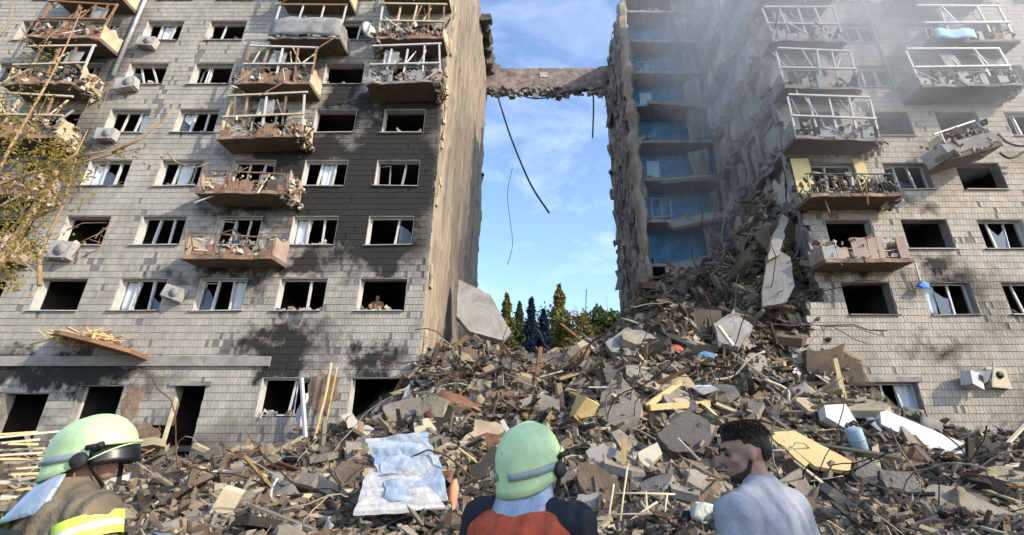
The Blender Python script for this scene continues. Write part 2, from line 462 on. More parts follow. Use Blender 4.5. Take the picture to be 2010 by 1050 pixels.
def H(x, y):
    u = min(max((x - gx[0]) / GS, 0), len(gx) - 1.001); w = min(max((y - gy[0]) / GS, 0), len(gy) - 1.001)
    i, j = int(u), int(w); u -= i; w -= j
    return float((HG[j, i] * (1 - u) + HG[j, i + 1] * u) * (1 - w) + (HG[j + 1, i] * (1 - u) + HG[j + 1, i + 1] * u) * w)
v = [(x, y, HG[j, i]) for j, y in enumerate(gy) for i, x in enumerate(gx)]
nx_ = len(gx)
f = [(j * nx_ + i, j * nx_ + i + 1, (j + 1) * nx_ + i + 1, (j + 1) * nx_ + i) for j in range(len(gy) - 1) for i in range(nx_ - 1)]
me = bpy.data.meshes.new('rubble_mound'); me.from_pydata(v, [], f); me.update()
M['mound'] = pmat('rubble_soil', [(0.028, 0.024, 0.021), (0.075, 0.062, 0.05), (0.16, 0.135, 0.108)], 2.2, 0.95, 1.0, dirt=0.6, dirtcol=(0.03, 0.026, 0.024), bscale=9)
mound = tag(mesh_obj('rubble_mound', me, M['mound']), 'dark mound of crushed masonry filling the collapsed gap', None, kind='structure')

def hit(px, py, y0=6.0, y1=30.0):
    """where the view through (px, py) meets the terrain"""
    d = ray(px, py)
    sx, sz = d.x / d.y, d.z / d.y
    Y = y0
    while Y < y1:
        if EYE + sz * Y <= H(sx * Y, Y):
            return Vector((sx * Y, Y, EYE + sz * Y))
        Y += 0.09
    return None

# ------------------------------------------------------------------ facades
RH, BW = 0.28, 0.135
def facade(bld, side, zb, i0, i1, x0f, x1f, openings, bricktop, near):
    """brick-faced wall in courses; openings = (xa, xb, za, zb)"""
    cen, half = [], []
    wall = MB()
    for i in range(i0, i1):
        z = zb + i * RH
        zm = z + RH / 2
        spans = [(x0f(i, z), x1f(i, z))]
        for (xa, xb, za, zt) in openings:
            if za - .01 <= z and z + RH <= zt + .01:
                ns = []
                for a, b in spans:
                    if xb <= a or xa >= b: ns.append((a, b)); continue
                    if a < xa: ns.append((a, xa))
                    if xb < b: ns.append((xb, b))
                spans = ns
        for a, b in spans:
            if b - a < .03: continue
            wall.box(((a + b) / 2, YF + .014 + .2, zm), (b - a, .40, RH))
            if z > bricktop: continue
            off = (i % 2) * BW / 2
            k = math.floor((a - off) / BW)
            while k * BW + off < b:
                l, r = max(a, k * BW + off) + .006, min(b, (k + 1) * BW + off) - .006
                k += 1
                if r - l < .025: continue
                q = noise.noise((l * .9, z * .9, 3.3))
                if random.random() < (.012 if q < .42 else .3 if q < .55 else .6): continue
                cen.append(((l + r) / 2, YF + .009 + random.gauss(0, .002), zm))
                half.append(((r - l) / 2, .012, RH / 2 - random.choice((.009, .011, .013))))
    wall.build('wall', M['mortar_' + side], bld)
    cen, half = np.array(cen), np.array(half)
    # the largest-looking full bricks are objects of their own, the rest one joined part
    full = half[:, 0] > BW / 2 - .008
    zs = cen[:, 2]
    d = ((cen - np.array((near[0], 0, near[1]))) ** 2).sum(1) + np.where(full, 0, 1e6)
    pick = np.argsort(d)[:300]
    bm = MB().box((0, 0, 0), (BW - .012, .024, RH - .022))
    bme = bm.mesh('brick'); bme.materials.append(M['brick_%s_single' % side])
    for j in pick:
        o = bpy.data.objects.new('brick', bme)
        o.location = cen[j]
        link(o, bld)
    keep = np.ones(len(cen), bool); keep[pick] = False
    o = mesh_obj('brickwork', boxes_mesh('brickwork', cen[keep], half[keep], None, .02), M['brick_' + side], bld)
    o['kind'] = 'stuff'

def clutter(n, ext, smin=.04, smax=.22):
    """joined heap of scraps inside a box (x0, x1, y0, y1, z0, z1)"""
    c = [(U(ext[0], ext[1]), U(ext[2], ext[3]), ext[4] + (ext[5] - ext[4]) * random.random() ** 1.7) for _ in range(n)]
    h = [(U(smin, smax) * random.choice((.5, 1, 1.6)) / 2, U(smin, smax) / 2, U(.02, smax * .5) / 2) for _ in range(n)]
    return boxes_mesh('clutter', c, h, rand_rot(n), .3)

def window(bld, x0, x1, z0, z1, style, mat='pvc', reveal='reveal', sill=True, curtain=None):
    w = empty('window', ((x0 + x1) / 2, YF, z0), 0, bld)
    W, Hh = x1 - x0, z1 - z0
    rv = MB()
    d0, d1 = .02, .40
    ym = (d0 + d1) / 2
    rv.box((-W / 2 + .014, ym, Hh / 2), (.024, d1 - d0, Hh - .01), None, .01)
    rv.box((W / 2 - .014, ym, Hh / 2), (.024, d1 - d0, Hh - .01), None, .01)
    rv.box((0, ym, Hh - .014), (W - .06, d1 - d0, .024))
    rv.build('reveal', M[reveal], w)
    if sill:
        t = random.gauss(0, .012)
        MB().box((0, .06, .022), (W + .02, .30, .04), (0, t, 0), .06).build('sill', M['reveal' if random.random() < .7 else 'greypanel'], w)
    if random.random() < .6:      # plaster and splinters on the sill
        o = mesh_obj('sill_scrap', clutter(14, (-W / 2 + .1, W / 2 - .1, -.05, .36, .03, .22), .03, .22), M['debris'], w); o['kind'] = 'stuff'
    if style == 'none':
        if random.random() < .5:
            f_ = MB(); f_.box((-W / 2 + .05, .30, Hh / 2), (.05, .06, Hh - .08), (0, U(-.02, .02), 0)); f_.build('frame', M[mat], w)
        return w
    fr = MB()
    yf = .26
    fr.box((-W / 2 + .055, yf, Hh / 2), (.055, .07, Hh - .04)); fr.box((W / 2 - .055, yf, Hh / 2), (.055, .07, Hh - .04))
    fr.box((0, yf, Hh - .055), (W - .17, .07, .055)); fr.box((0, yf, .075), (W - .17, .07, .055))
    fr.build('frame', M[mat], w)
    n = {'two': 2, 'one': 1, 'diag': 2, 'three': 3}.get(style, 1)
    for k in range(n):
        fx = -W / 2 + W * (k + 1) / (n + 1) if n > 1 else -W / 2 + W * random.choice((.36, .62))
        tl = U(-.05, .05) if style != 'diag' else U(-.35, .35)
        MB().bar((fx - tl, yf - .01, .10), (fx + tl, yf + U(-.02, .1), Hh - .09), .065 if random.random() < .7 else .1, .07).build('mullion', M[mat], w)
    if random.random() < .55:       # a sash left hanging open
        sx = random.choice((-1, 1)) * W / 3
        s = MB(); sw = W / 3 - .1
        for q in ((-sw / 2, .12, -sw / 2, Hh - .12), (sw / 2, .12, sw / 2, Hh - .12), (-sw / 2, .12, sw / 2, .12), (-sw / 2, Hh - .12, sw / 2, Hh - .12)):
            s.bar((q[0], 0, q[1]), (q[2], 0, q[3]), .05, .04)
        so = s.build('sash', M[mat], w); so.location = (sx, yf + .12, 0); so.rotation_euler = (U(-.05, .05), U(-.06, .06), U(-.6, .6))
    if random.random() < .4:
        pz = U(.3, .9) * Hh
        pane = MB(); pane.prism([(-W / 6, 0), (W / 6 - .05, 0), (W / 6 - .05, pz * U(.2, .9)), (0, pz * U(.5, 1)), (-W / 6, pz)], .006, Matrix.Translation((random.choice((-1, 0, 1)) * W / 3, yf + .02, .1)) @ Matrix.Rotation(R(90), 4, 'X'))
        pane.build('pane', M['glass'], w)
    if not curtain and random.random() < .22: curtain = random.choice('lrm')
    if curtain:
        cx = {'l': -1, 'r': 1, 'm': 0}[curtain] * W / 3.1
        gr = [[(cx + (j / 8 - .5) * W / 2.6 * (1 - .25 * i / 6), .36 + .04 * math.sin(j * 2.1 + i * .3), Hh * (1 - .06 - .82 * i / 6)) for j in range(9)] for i in range(7)]
        MB().sheet(gr, .006).build('curtain', M['curtain'], w)
    return w

def balcony(bld, x0, x1, z, style, proj=1.15, scrap=40):
    """projecting balcony; z = top of slab"""
    W = x1 - x0
    b = empty('balcony', ((x0 + x1) / 2, YF, z), 0, bld)
    b.rotation_euler = (abs(random.gauss(0, .035)), random.gauss(0, .022), 0)
    proj *= U(.85, 1.02)
    tilt = random.gauss(0, .012)
    s = MB()
    n = 9
    top = [(-W / 2 + W * i / n + (random.gauss(0, .03) if 0 < i < n else 0), -proj + random.gauss(0, .035)) for i in range(n + 1)]
    poly = [(-W / 2, 0.02), *top, (W / 2, 0.02)]
    s.prism(poly, .17, Matrix.Translation((0, 0, -.085)) @ Matrix.Rotation(tilt, 4, 'Y'))
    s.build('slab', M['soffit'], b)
    e = MB()
    for i in range(n):
        if random.random() < .85:
            e.bar((top[i][0], top[i][1] - .012, -.085), (top[i + 1][0], top[i + 1][1] - .012, -.085), .03, .15 * U(.7, 1.1))
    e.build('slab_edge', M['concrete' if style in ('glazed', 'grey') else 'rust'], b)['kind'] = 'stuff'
    if scrap:
        o = mesh_obj('scrap', clutter(int(scrap * 2.2), (-W / 2 + .1, W / 2 - .1, -proj - .02, -.1, .02, .95), .03, .24), M['debris'], b); o['kind'] = 'stuff'
        for k in range(random.randint(3, 6)):      # laths and pipes caught in the wreck
            q0 = Vector((U(-W / 2, W / 2), -proj + U(-.1, .3), U(-.1, .9))); q1 = q0 + Vector((U(-1.0, 1.0), U(-.45, .1), U(-1.3, .9)))
            MB().bar(q0, q1, U(.03, .08), U(.02, .05)).build('loose_lath', M[random.choice(('cream', 'pvc', 'rust', 'frame_wood', 'soffit', 'concrete'))], b)
        if scrap >= 60:                             # torn-off bits hanging at the ends
            sg = random.choice((-1, 1))
            o = mesh_obj('hanging_scrap', clutter(60, (sg * W / 2 - .3, sg * W / 2 + .16, -proj, -.05, -.3, .8), .03, .24), M['debris'], b); o['kind'] = 'stuff'
    hp = U(.7, .9)
    def panel(xa, xb, mat, hgt=None, lean=0.0, ragged=.25, gone=.22):
        hgt = hgt or hp
        x = xa
        while x < xb - .05:
            w_ = min(U(.22, .62), xb - x)
            if random.random() > gone:
                m_ = 4
                hh = hgt * (1 - ragged * random.random())
                pts = [(0, 0), (w_ - .012, 0)] + [((w_ - .012) * (1 - i / m_), hh * (1 - .35 * ragged * random.random())) for i in range(m_ + 1)]
                pb = MB(); pb.prism(pts, U(.02, .06), Matrix.Rotation(R(90) + lean, 4, 'X'))
                o = pb.build('parapet_panel', M[mat if random.random() < .68 else random.choice(('rust', 'cream', 'greypanel', 'salmon', 'inside', 'frame_wood'))], b)
                o.location = (x, -proj + U(.05, .1), .02)
                o.rotation_euler = (random.gauss(0, .07), random.gauss(0, .035), random.gauss(0, .05))
            x += w_
    def side(sgn, mat, hgt=.95, ragged=.3):
        m_ = 4
        L = proj - .1
        pts = [(0, 0), (L, 0)] + [(L - L * i / m_, hgt * (1 - ragged * random.random())) for i in range(m_ + 1)]
        pb = MB(); pb.prism(pts, .05, Matrix.Translation((sgn * (W / 2 - .06), -proj + .06, .02)) @ Matrix.Rotation(R(90), 4, 'Z') @ Matrix.Rotation(R(90), 4, 'X'))
        return pb.build('side_panel', M[mat], b)
    if style in ('glazed', 'rustframe'):
        fm = 'pvc' if style == 'glazed' else 'cream'
        panel(-W / 2 + .05, W / 2 - .05, 'greypanel' if style == 'glazed' else 'rust', ragged=.6, gone=.4)
        side(-1, 'greypanel' if style == 'glazed' else 'cream'); side(1, 'greypanel' if style == 'glazed' else 'cream')
        for k in range(5):
            if random.random() < .15: continue
            xx = -W / 2 + .08 + (W - .16) * k / 4
            MB().bar((xx + U(-.05, .05), -proj + .08, .5), (xx + U(-.12, .12), -proj + .08 + U(0, .15), 2.15 + U(-.1, .1)), .07, .07).build('post', M[fm if style == 'glazed' else random.choice(('rust', 'frame_wood', 'cream', 'pvc', 'soffit'))], b)
        r_ = MB()
        r_.bar((-W / 2 + .05, -proj + .08, 2.18), (W / 2 - .05, -proj + .13, 2.18 + U(-.12, .12)), .07, .08)
        r_.bar((-W / 2 + .05, -proj + .03, 1.03), (W / 2 - .05, -proj + .03, 1.03 + U(-.06, .06)), .07, .08)
        r_.build('rail', M[fm if style == 'glazed' else random.choice(('pvc', 'frame_wood', 'cream'))], b)
        for k in range(4):
            xx = -W / 2 + .3 + (W - .6) * random.random()
            MB().bar((xx, -proj + .1, 1.05), (xx + U(-.7, .7), -proj + U(.05, .5), 2.1), .045, .05).build('brace', M[fm if style == 'glazed' else random.choice(('rust', 'frame_wood', 'cream', 'pvc'))], b)
        if random.random() < .7:
            gw = MB(); gw.prism([(-.4, .0), (.35, .1), (.3, .9), (-.38, 1.05)], .012, Matrix.Translation((U(-W / 3, W / 3), -proj + .15, 1.08)) @ Matrix.Rotation(R(82), 4, 'X'))
            gw.build('glazing', M['greypanel'], b)
    elif style == 'brown':
        panel(-W / 2 + .05, W / 2 - .05, 'rust', .62, 0, .7, .3)
        side(-1, 'salmon', .9, .4); side(1, 'salmon', 1.0, .3)
        for k in range(4):
            xx = -W / 2 + .1 + (W - .2) * k / 3
            MB().bar((xx, -proj + .06, 0), (xx + U(-.15, .15), -proj + U(-.1, .1), U(.7, 1.1)), .04, .04).build('post', M['rust'], b)
        MB().bar((-W / 2 + .1, -proj + .02, .95), (W / 2 - .3, -proj - .06, .72), .05, .05).build('rail', M['rust'], b)
    elif style == 'salmon':
        panel(-W / 2 + .05, -W / 2 + W * .33, 'salmon', .85, 0, .5)
        panel(-W / 2 + W * .36, W / 2 - .05, 'salmon', 1.0, 0, .12)
        side(-1, 'salmon', .8, .5); side(1, 'salmon', 1.0, .15)
    elif style == 'railing':
        for k in range(15):
            xx = -W / 2 + .06 + (W - .12) * k / 14
            MB().bar((xx, -proj + .05, 0), (xx + random.gauss(0, .05), -proj + .05 + random.gauss(0, .04), .95 + U(-.15, .03)), .025, .025).build('baluster', M['black'], b)
        MB().bar((-W / 2, -proj + .05, .95), (W / 2, -proj + .05, .9), .05, .04).build('rail', M['black'], b)
        side(1, 'inside', .9, .3)
    elif style == 'grey':
        gr = [[(-W / 2 + W * j / 10, -proj - .05 - .10 * math.sin(math.pi * j / 10) + .03 * math.sin(j * 1.9), 1.05 * i / 4 + .04 * math.sin(j * 1.3 + i)) for j in range(11)] for i in range(5)]
        MB().sheet(gr, .03).build('parapet', M['greypanel'], b)
        side(-1, 'greypanel'); side(1, 'greypanel')
        for k in range(4):
            xx = -W / 2 + .08 + (W - .16) * k / 3
            MB().bar((xx, -proj + .08, .9), (xx + U(-.1, .1), -proj + .12, 2.1), .06, .06).build('post', M['pvc'], b)
        MB().bar((-W / 2, -proj + .1, 2.12), (W / 2, -proj + .1, 2.1), .08, .09).build('rail', M['frame_wood'], b)
    return b

# ------------------------------------------------------------------ the left wing
left = empty('apartment_block', (-16, YF, 0))
left.location = (0, 0, 0)
tag(left, 'grey brick apartment block left of the gap, blackened by soot, with wrecked balconies', 'building', 'wings of the bombed apartment block')
ZBL = 1.15
rows = lambda r: (7.87 - 1.4 + 2.8 * r, 7.87 + 2.8 * r)
colx = lambda k: (-5.1 - 3.2 * k - 1.92, -5.1 - 3.2 * k)
stL = {(0, 0): 'none', (0, 1): 'one', (0, 2): 'two', (0, 3): 'two', (0, 4): 'none', (0, 5): 'none',
       (1, 0): 'one', (1, 1): 'two', (1, 2): 'two', (1, 3): 'two', (1, 4): 'none', (1, 5): 'one',
       (2, 0): 'one', (2, 1): 'two', (2, 2): 'two', (2, 3): 'two', (2, 4): 'two', (2, 5): 'two',
       (3, 0): 'none', (3, 1): 'none', (3, 2): 'two', (3, 3): 'two', (3, 4): 'two', (3, 5): 'one',
       (4, 0): 'two', (4, 1): 'none', (4, 2): 'one', (4, 3): 'one', (4, 4): 'diag', (4, 5): 'two',
       (5, 0): 'two', (5, 1): 'one', (5, 2): 'two', (5, 3): 'one', (5, 4): 'two', (5, 5): 'two'}
ops = []
for r in range(0, 8):
    for k in range(0, 7):
        ops.append((*colx(k), *rows(r)))
gfl = [(-6.8, -4.95, 2.55, 3.95), (-10.1, -8.28, 2.55, 3.95), (-13.2, -12.1, .03, 3.67), (-13.75, -13.2, .03, 2.27), (-16.75, -15.1, 1.71, 3.67), (-19.4, -17.75, .59, 3.39), (-24.5, -22.8, 2.55, 3.95)]
ops += gfl
facade(left, 'left', ZBL, -4, 111, lambda i, z: -29.0, lambda i, z: GAB - .002 + .02 * math.sin(i * 2.3), ops, 25.6, (-1.5, 4.5))
for r in range(0, 7):
    for k in range(0, 7):
        st = stL.get((r, k), random.choice(('two', 'one', 'none')))
        xa, xb = colx(k); za, zb = rows(r)
        window(left, xa, xb, za, zb, st, 'pvc' if random.random() < .93 else 'greypanel', curtain={(0, 3): 'l', (2, 3): 'm', (2, 4): 'l', (0, 2): 'r', (3, 3): 'l', (5, 4): 'm'}.get((r, k)))
for i, (xa, xb, za, zb) in enumerate(gfl):
    if i in (0, 1, 6):
        window(left, xa, xb, za, zb, 'none' if i == 0 else 'one', sill=False)
    elif i in (4, 5):
        window(left, xa, xb, za, zb, 'none', sill=False, reveal='concrete')
# cornice band above the ground floor, in lengths
for a, b in ((-29, -21.02), (-21, -15.02), (-15, -12.32), (-12.3, -9.9)):
    MB().box(((a + b) / 2, YF - .05, 4.53), (b - a, .13, .36), None, .004).build('cornice', M['band'], left)
# lining of the ground-floor entrance
ent = empty('doorway', (-12.65, YF, 1.0), 0, left)
MB().box((0, -.03, 2.72), (1.5, .1, .16)).build('lintel', M['concrete'], ent)
MB().box((-.50, .1, 1.2), (.10, .1, 2.3), (0, .03, 0), .1).build('jamb', M['cream'], ent)
MB().box((.52, .25, 1.2), (.05, .25, 2.6)).build('jamb', M['concrete'], ent)
# entrance canopy, torn and tilted
can = empty('entrance_canopy', (-16.3, YF, 5.05), 0, left)
cs = MB(); cs.prism([(-2.1, 0), (-1.5, -.75), (-.4, -1.5), (.9, -1.6), (2.05, -1.15), (1.9, 0)], .14, Matrix.Rotation(R(13), 4, 'Y') @ Matrix.Rotation(R(-6), 4, 'X'))
cs.build('slab', M['frame_wood'], can)
ct = mesh_obj('timber_scrap', boxes_mesh('timber_scrap', [(U(-1.4, .8), U(-1.3, -.1), U(.05, .4)) for _ in range(80)], [(U(.1, .45), U(.01, .04), U(.008, .02)) for _ in range(80)], rand_rot(80, .35), .2), pmat('sun_gold_wood', [(0.5, 0.33, 0.13), (0.68, 0.5, 0.25)], 3, .9, .3), can); ct['kind'] = 'stuff'  # golden scraps stand in for the sunlight on the canopy top
# brown brick laid bare where the facing has come off
for cx_, cz_, rx_, rz_ in ((-7.75, 3.45, .55, .85), (-13.9, 1.75, .75, .7), (-14.6, 3.0, .35, .8), (-20.9, 3.2, .8, .9)):
    po = [(cx_ + rx_ * math.cos(a) * U(.7, 1.15), cz_ + rz_ * math.sin(a) * U(.7, 1.15)) for a in np.linspace(0, 6.283, 22, endpoint=False)]
    eb = MB(); eb.prism(po, .03, Matrix.Translation((0, YF - .012, 0)) @ Matrix.Rotation(R(90), 4, 'X'))
    eb.build('bare_brick_patch', pmat('bare_brown_brick', [(0.13, 0.085, 0.06), (0.24, 0.16, 0.11), (0.34, 0.25, 0.18)], 3, .95, .9, dirt=.5, bscale=14), left)
# interior: floors, spine and cross walls
for r in range(-1, 10):
    zf = 5.68 + 2.8 * r if r >= 0 else 1.6
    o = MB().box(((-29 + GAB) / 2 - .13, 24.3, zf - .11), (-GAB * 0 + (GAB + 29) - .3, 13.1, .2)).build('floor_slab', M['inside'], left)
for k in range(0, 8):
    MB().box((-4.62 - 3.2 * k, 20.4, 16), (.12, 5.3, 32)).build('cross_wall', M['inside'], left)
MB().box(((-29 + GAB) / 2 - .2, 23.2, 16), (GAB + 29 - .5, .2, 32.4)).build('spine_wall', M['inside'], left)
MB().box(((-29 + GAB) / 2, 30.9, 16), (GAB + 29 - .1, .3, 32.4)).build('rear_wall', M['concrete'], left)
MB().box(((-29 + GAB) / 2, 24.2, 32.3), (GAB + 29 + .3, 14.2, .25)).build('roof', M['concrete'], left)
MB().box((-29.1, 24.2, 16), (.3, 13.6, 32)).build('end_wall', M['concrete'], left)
# torn gable facing the gap
def gable_grid():
    ys = np.linspace(YF + .0, 31.0, 46); zs = np.arange(0, 32.3, .3)
    grid = []
    for i, z in enumerate(zs):
        row = []
        for j, y in enumerate(ys):
            t = (y - YF) / 13.7
            n1 = noise.noise((y * .8, z * .22, 2.0)); n2 = noise.noise((y * 2.6, z * .9, 8.0))
            x = GAB + .16 + .10 * n1 + .07 * n2
            fr = (z % 2.8)
            if .9 < fr < 1.25: x += .07 + .1 * max(0, n2)      # line of each floor slab
            if t < .03: x = GAB + .03
            yy = y
            if j == len(ys) - 1: yy += .55 * noise.noise((z * .6, 4.4, 1.0)) + .3 * noise.noise((z * 2.1, 1.1, 7.0))
            row.append((x, yy, z))
        grid.append(row)
    return grid
MB().sheet(gable_grid(), .22).build('gable', M['gable'], left)
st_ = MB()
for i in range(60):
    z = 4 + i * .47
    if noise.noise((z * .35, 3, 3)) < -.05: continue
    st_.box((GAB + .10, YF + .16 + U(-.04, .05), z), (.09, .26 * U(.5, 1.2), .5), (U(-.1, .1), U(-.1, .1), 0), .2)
st_.build('sunlit_corner_plaster', M['ochre'], left)['kind'] = 'stuff'  # yellow plaster strip; the sun's gold on this corner is put into its colour
for i in range(14):      # dark torn roof edge hanging over the rear of the gable
    y = 25.5 + i * .38
    MB().box((GAB + .35 + U(-.05, .25), y, 31.9 + U(-.5, .3)), (U(.4, .8), U(.4, .7), U(.4, 1.3)), (U(-.3, .3), U(-.3, .3), U(0, 3)), .25).build('roof_scrap', M['inside'], left)
# balconies of the left wing
BALL = [(-13.6, -10.05, 1, 'brown', 40), (-13.7, -10.0, 2, 'brown', 60), (-13.6, -10.0, 3, 'rustframe', 60), (-13.4, -10.1, 4, 'rustframe', 80), (-12.6, -9.2, 5, 'grey', 30), (-12.7, -9.2, 6, 'rustframe', 30),
        (-7.55, -4.25, 4, 'glazed', 90), (-7.5, -4.3, 5, 'rustframe', 110), (-7.5, -4.3, 6, 'rustframe', 40),
        (-23.9, -20.5, 1, 'brown', 40), (-23.9, -20.5, 2, 'brown', 60), (-23.9, -20.5, 3, 'rustframe', 80), (-23.9, -20.5, 4, 'rustframe', 90), (-23.9, -20.5, 5, 'rustframe', 90), (-23.9, -20.5, 6, 'rustframe', 40)]
for x0, x1, r, stl, sc_ in BALL:
    balcony(left, x0, x1, 5.68 + 2.8 * r - .02, stl, 1.15, sc_)

# ------------------------------------------------------------------ the right wing
right = empty('apartment_block', (0, 0, 0))
tag(right, 'pale brick apartment block right of the gap, its near end torn open in smoke', 'building', 'wings of the bombed apartment block')
ZBR = .98
def rx0(i, z):
    w = .35 * noise.noise((i * .35, 2.2, 0)) + .18 * noise.noise((i * 1.3, 7.2, 0))
    if z < 2.2: return 10.2 + w
    if z < 4.4: return 9.0 + w * .5
    if z < 5.2: return 9.5 + w
    if z < 6.6: return 10.6 + w
    return 11.35 + w
rrow = lambda r: (6.30 + 2.8 * r, 7.70 + 2.8 * r)
rcol = lambda k: (12.2 + 3.2 * k, 14.15 + 3.2 * k)
stR = {(0, 0): 'none', (0, 1): 'one', (0, 2): 'one', (1, 0): 'none', (1, 1): 'none', (1, 2): 'diag', (2, 0): 'one', (2, 1): 'two', (2, 2): 'none', (3, 0): 'two', (3, 1): 'none', (3, 2): 'none', (4, 1): 'two', (4, 2): 'two'}
ops = [(*rcol(k), *rrow(r)) for r in range(0, 8) for k in range(0, 5)]
gfr = [(12.25, 14.1, 2.38, 3.78), (9.85, 10.75, .7, 3.22), (18.6, 20.5, 2.38, 3.78)]
ops += gfr
facade(right, 'right', ZBR, -4, 111, rx0, lambda i, z: 29.0, ops, 25.6, (10.5, 4.5))
for r in range(0, 7):
    for k in range(0, 5):
        xa, xb = rcol(k); za, zb = rrow(r)
        window(right, xa, xb, za, zb, stR.get((r, k), random.choice(('two', 'one', 'none'))), reveal='concrete' if random.random() < .6 else 'reveal', curtain={(1, 1): None, (3, 2): 'm'}.get((r, k)))
window(right, *gfr[0], 'two', reveal='concrete', sill=False)
MB().box((13.2, YF - .03, 3.87), (2.1, .08, .18)).build('lintel', M['concrete'], right)
MB().box((10.2, YF - .03, 3.32), (1.6, .09, .2)).build('lintel', M['concrete'], right)
MB().box((9.9, YF - .05, 4.55), (2.1, .12, .2), (0, -.02, 0)).build('cornice', M['concrete'], right)
MB().box((24.5, YF - .05, 4.4), (9, .12, .3), None, .004).build('cornice', M['band'], right)
for r in range(-1, 10):
    zf = 5.5 + 2.8 * r if r >= 0 else 1.5
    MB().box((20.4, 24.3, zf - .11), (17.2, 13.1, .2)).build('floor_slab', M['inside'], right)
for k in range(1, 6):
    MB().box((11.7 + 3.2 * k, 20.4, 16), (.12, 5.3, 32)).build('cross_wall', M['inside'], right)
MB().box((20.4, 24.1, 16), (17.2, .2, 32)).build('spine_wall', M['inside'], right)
MB().box((17.6, 30.9, 16), (22.4, .3, 32)).build('rear_wall', M['concrete'], right)
MB().box((20.4, 24.2, 32.3), (17.6, 14.2, .25)).build('roof', M['concrete'], right)
MB().box((9.2, 27.6, 32.3), (5.7, 7.1, .25)).build('roof', M['concrete'], right)
MB().box((29.1, 24.2, 16), (.3, 13.6, 32)).build('end_wall', M['concrete'], right)

# torn face at X = 11.5: storey by storey, two rooms deep, each papered its own way
XT = 11.5
PAPER = {}
for nme, c in (('grey', (.34, .335, .31)), ('cream', (.56, .52, .36)), ('pink', (.44, .37, .35)), ('bare', (.27, .255, .235)), ('green', (.40, .42, .37)), ('ivory', (.52, .50, .45))):
    PAPER[nme] = pmat('wallpaper_' + nme, [tuple(x * .6 for x in c), c, tuple(min(.8, x * 1.15) for x in c)], 1.1, .9, .4, dirt=.75, dirtcol=tuple(x * .3 for x in c))
seq = [('bare', 'bare'), ('bare', 'grey'), ('pink', 'grey'), ('grey', 'ivory'), ('bare', 'grey'), ('pink', 'green'), ('grey', 'ivory'), ('cream', 'bare'), ('grey', 'cream'), ('bare', 'grey')]
back = MB()
gr = []
for i, z in enumerate(np.arange(0, 32.2, .4)):
    gr.append([(XT + .12 + .14 * noise.noise((y * .8, z * .5, 3.1)) + .14 * noise.noise((y * 2.4, z * 1.9, 6.1)) + .1 * noise.noise((y * 5.4, z * 4.9, 6.1)), y, z) for y in np.linspace(24.3, YF + .1, 24)])
back.sheet(gr, .2, False)
back.build('torn_wall', M['torn'], right)
for r, (pa, pb_) in enumerate(seq):
    zf = 5.5 - 2.8 + 2.8 * r + .1
    for (ya, yb, pp) in ((20.9, 23.9, pa), (17.75, 20.6, pb_)):
        n = 7
        poly = []
        for i in range(n + 1): poly.append((ya + (yb - ya) * i / n, zf + U(0, .35)))
        for i in range(4): poly.append((yb - U(0, .25), zf + .5 + 1.9 * i / 4))
        for i in range(n + 1): poly.append((yb - (yb - ya) * i / n, zf + 2.45 - abs(random.gauss(0, .35))))
        for i in range(4): poly.append((ya + U(0, .25), zf + 2.2 - 1.9 * i / 4))
        pb2 = MB(); pb2.prism(poly, .07, Matrix.Translation((XT - .02, 0, 0)) @ Matrix(((0, 0, 1, 0), (1, 0, 0, 0), (0, 1, 0, 0), (0, 0, 0, 1))))
        pb2.build('wall_plaster', PAPER[pp], right)
    # broken slab edge along the torn face
    sb = MB()
    y = 17.6
    while y < 24:
        L = U(.3, .9)
        sb.box((XT - U(.0, .22), y + L / 2, zf - .14), (U(.15, .6), L, .2), (random.gauss(0, .05), random.gauss(0, .25), random.gauss(0, .06)), .08)
        y += L
    sb.build('broken_slab', M['torn'], right)['kind'] = 'stuff'
    o = mesh_obj('hanging_rubble', boxes_mesh('hanging_rubble', [(XT - U(0, .4), U(17.5, 24), zf + abs(random.gauss(0, .3))) for _ in range(70)], [(U(.03, .2), U(.03, .22), U(.03, .15)) for _ in range(70)], rand_rot(70), .3), M['torn'], right); o['kind'] = 'stuff'
# ragged pillars of masonry hanging on the torn face
for (y, z0, z1, w) in ((24.0, 9, 31, .55), (22.3, 12, 20, .4), (20.75, 10, 30, .5), (19.3, 13, 22, .35), (17.6, 8, 31, .5)):
    rg = []
    for i, z in enumerate(np.arange(z0, z1, .5)):
        ww = w * (.75 + .5 * noise.noise((z * .9, y, 1)))
        cx, cy = XT - .12 + .15 * noise.noise((z * .7, y, 4)), y + .2 * noise.noise((z * .8, y, 9))
        rg.append([(cx + ww * .5 * math.cos(a) * U(.8, 1.2), cy + ww * .6 * math.sin(a) * U(.8, 1.2), z) for a in (0.3, 1.2, 2.2, 3.1, 4.2, 5.3)])
    MB().rings(rg, True, False).build('masonry_pier', M['torn'], right)
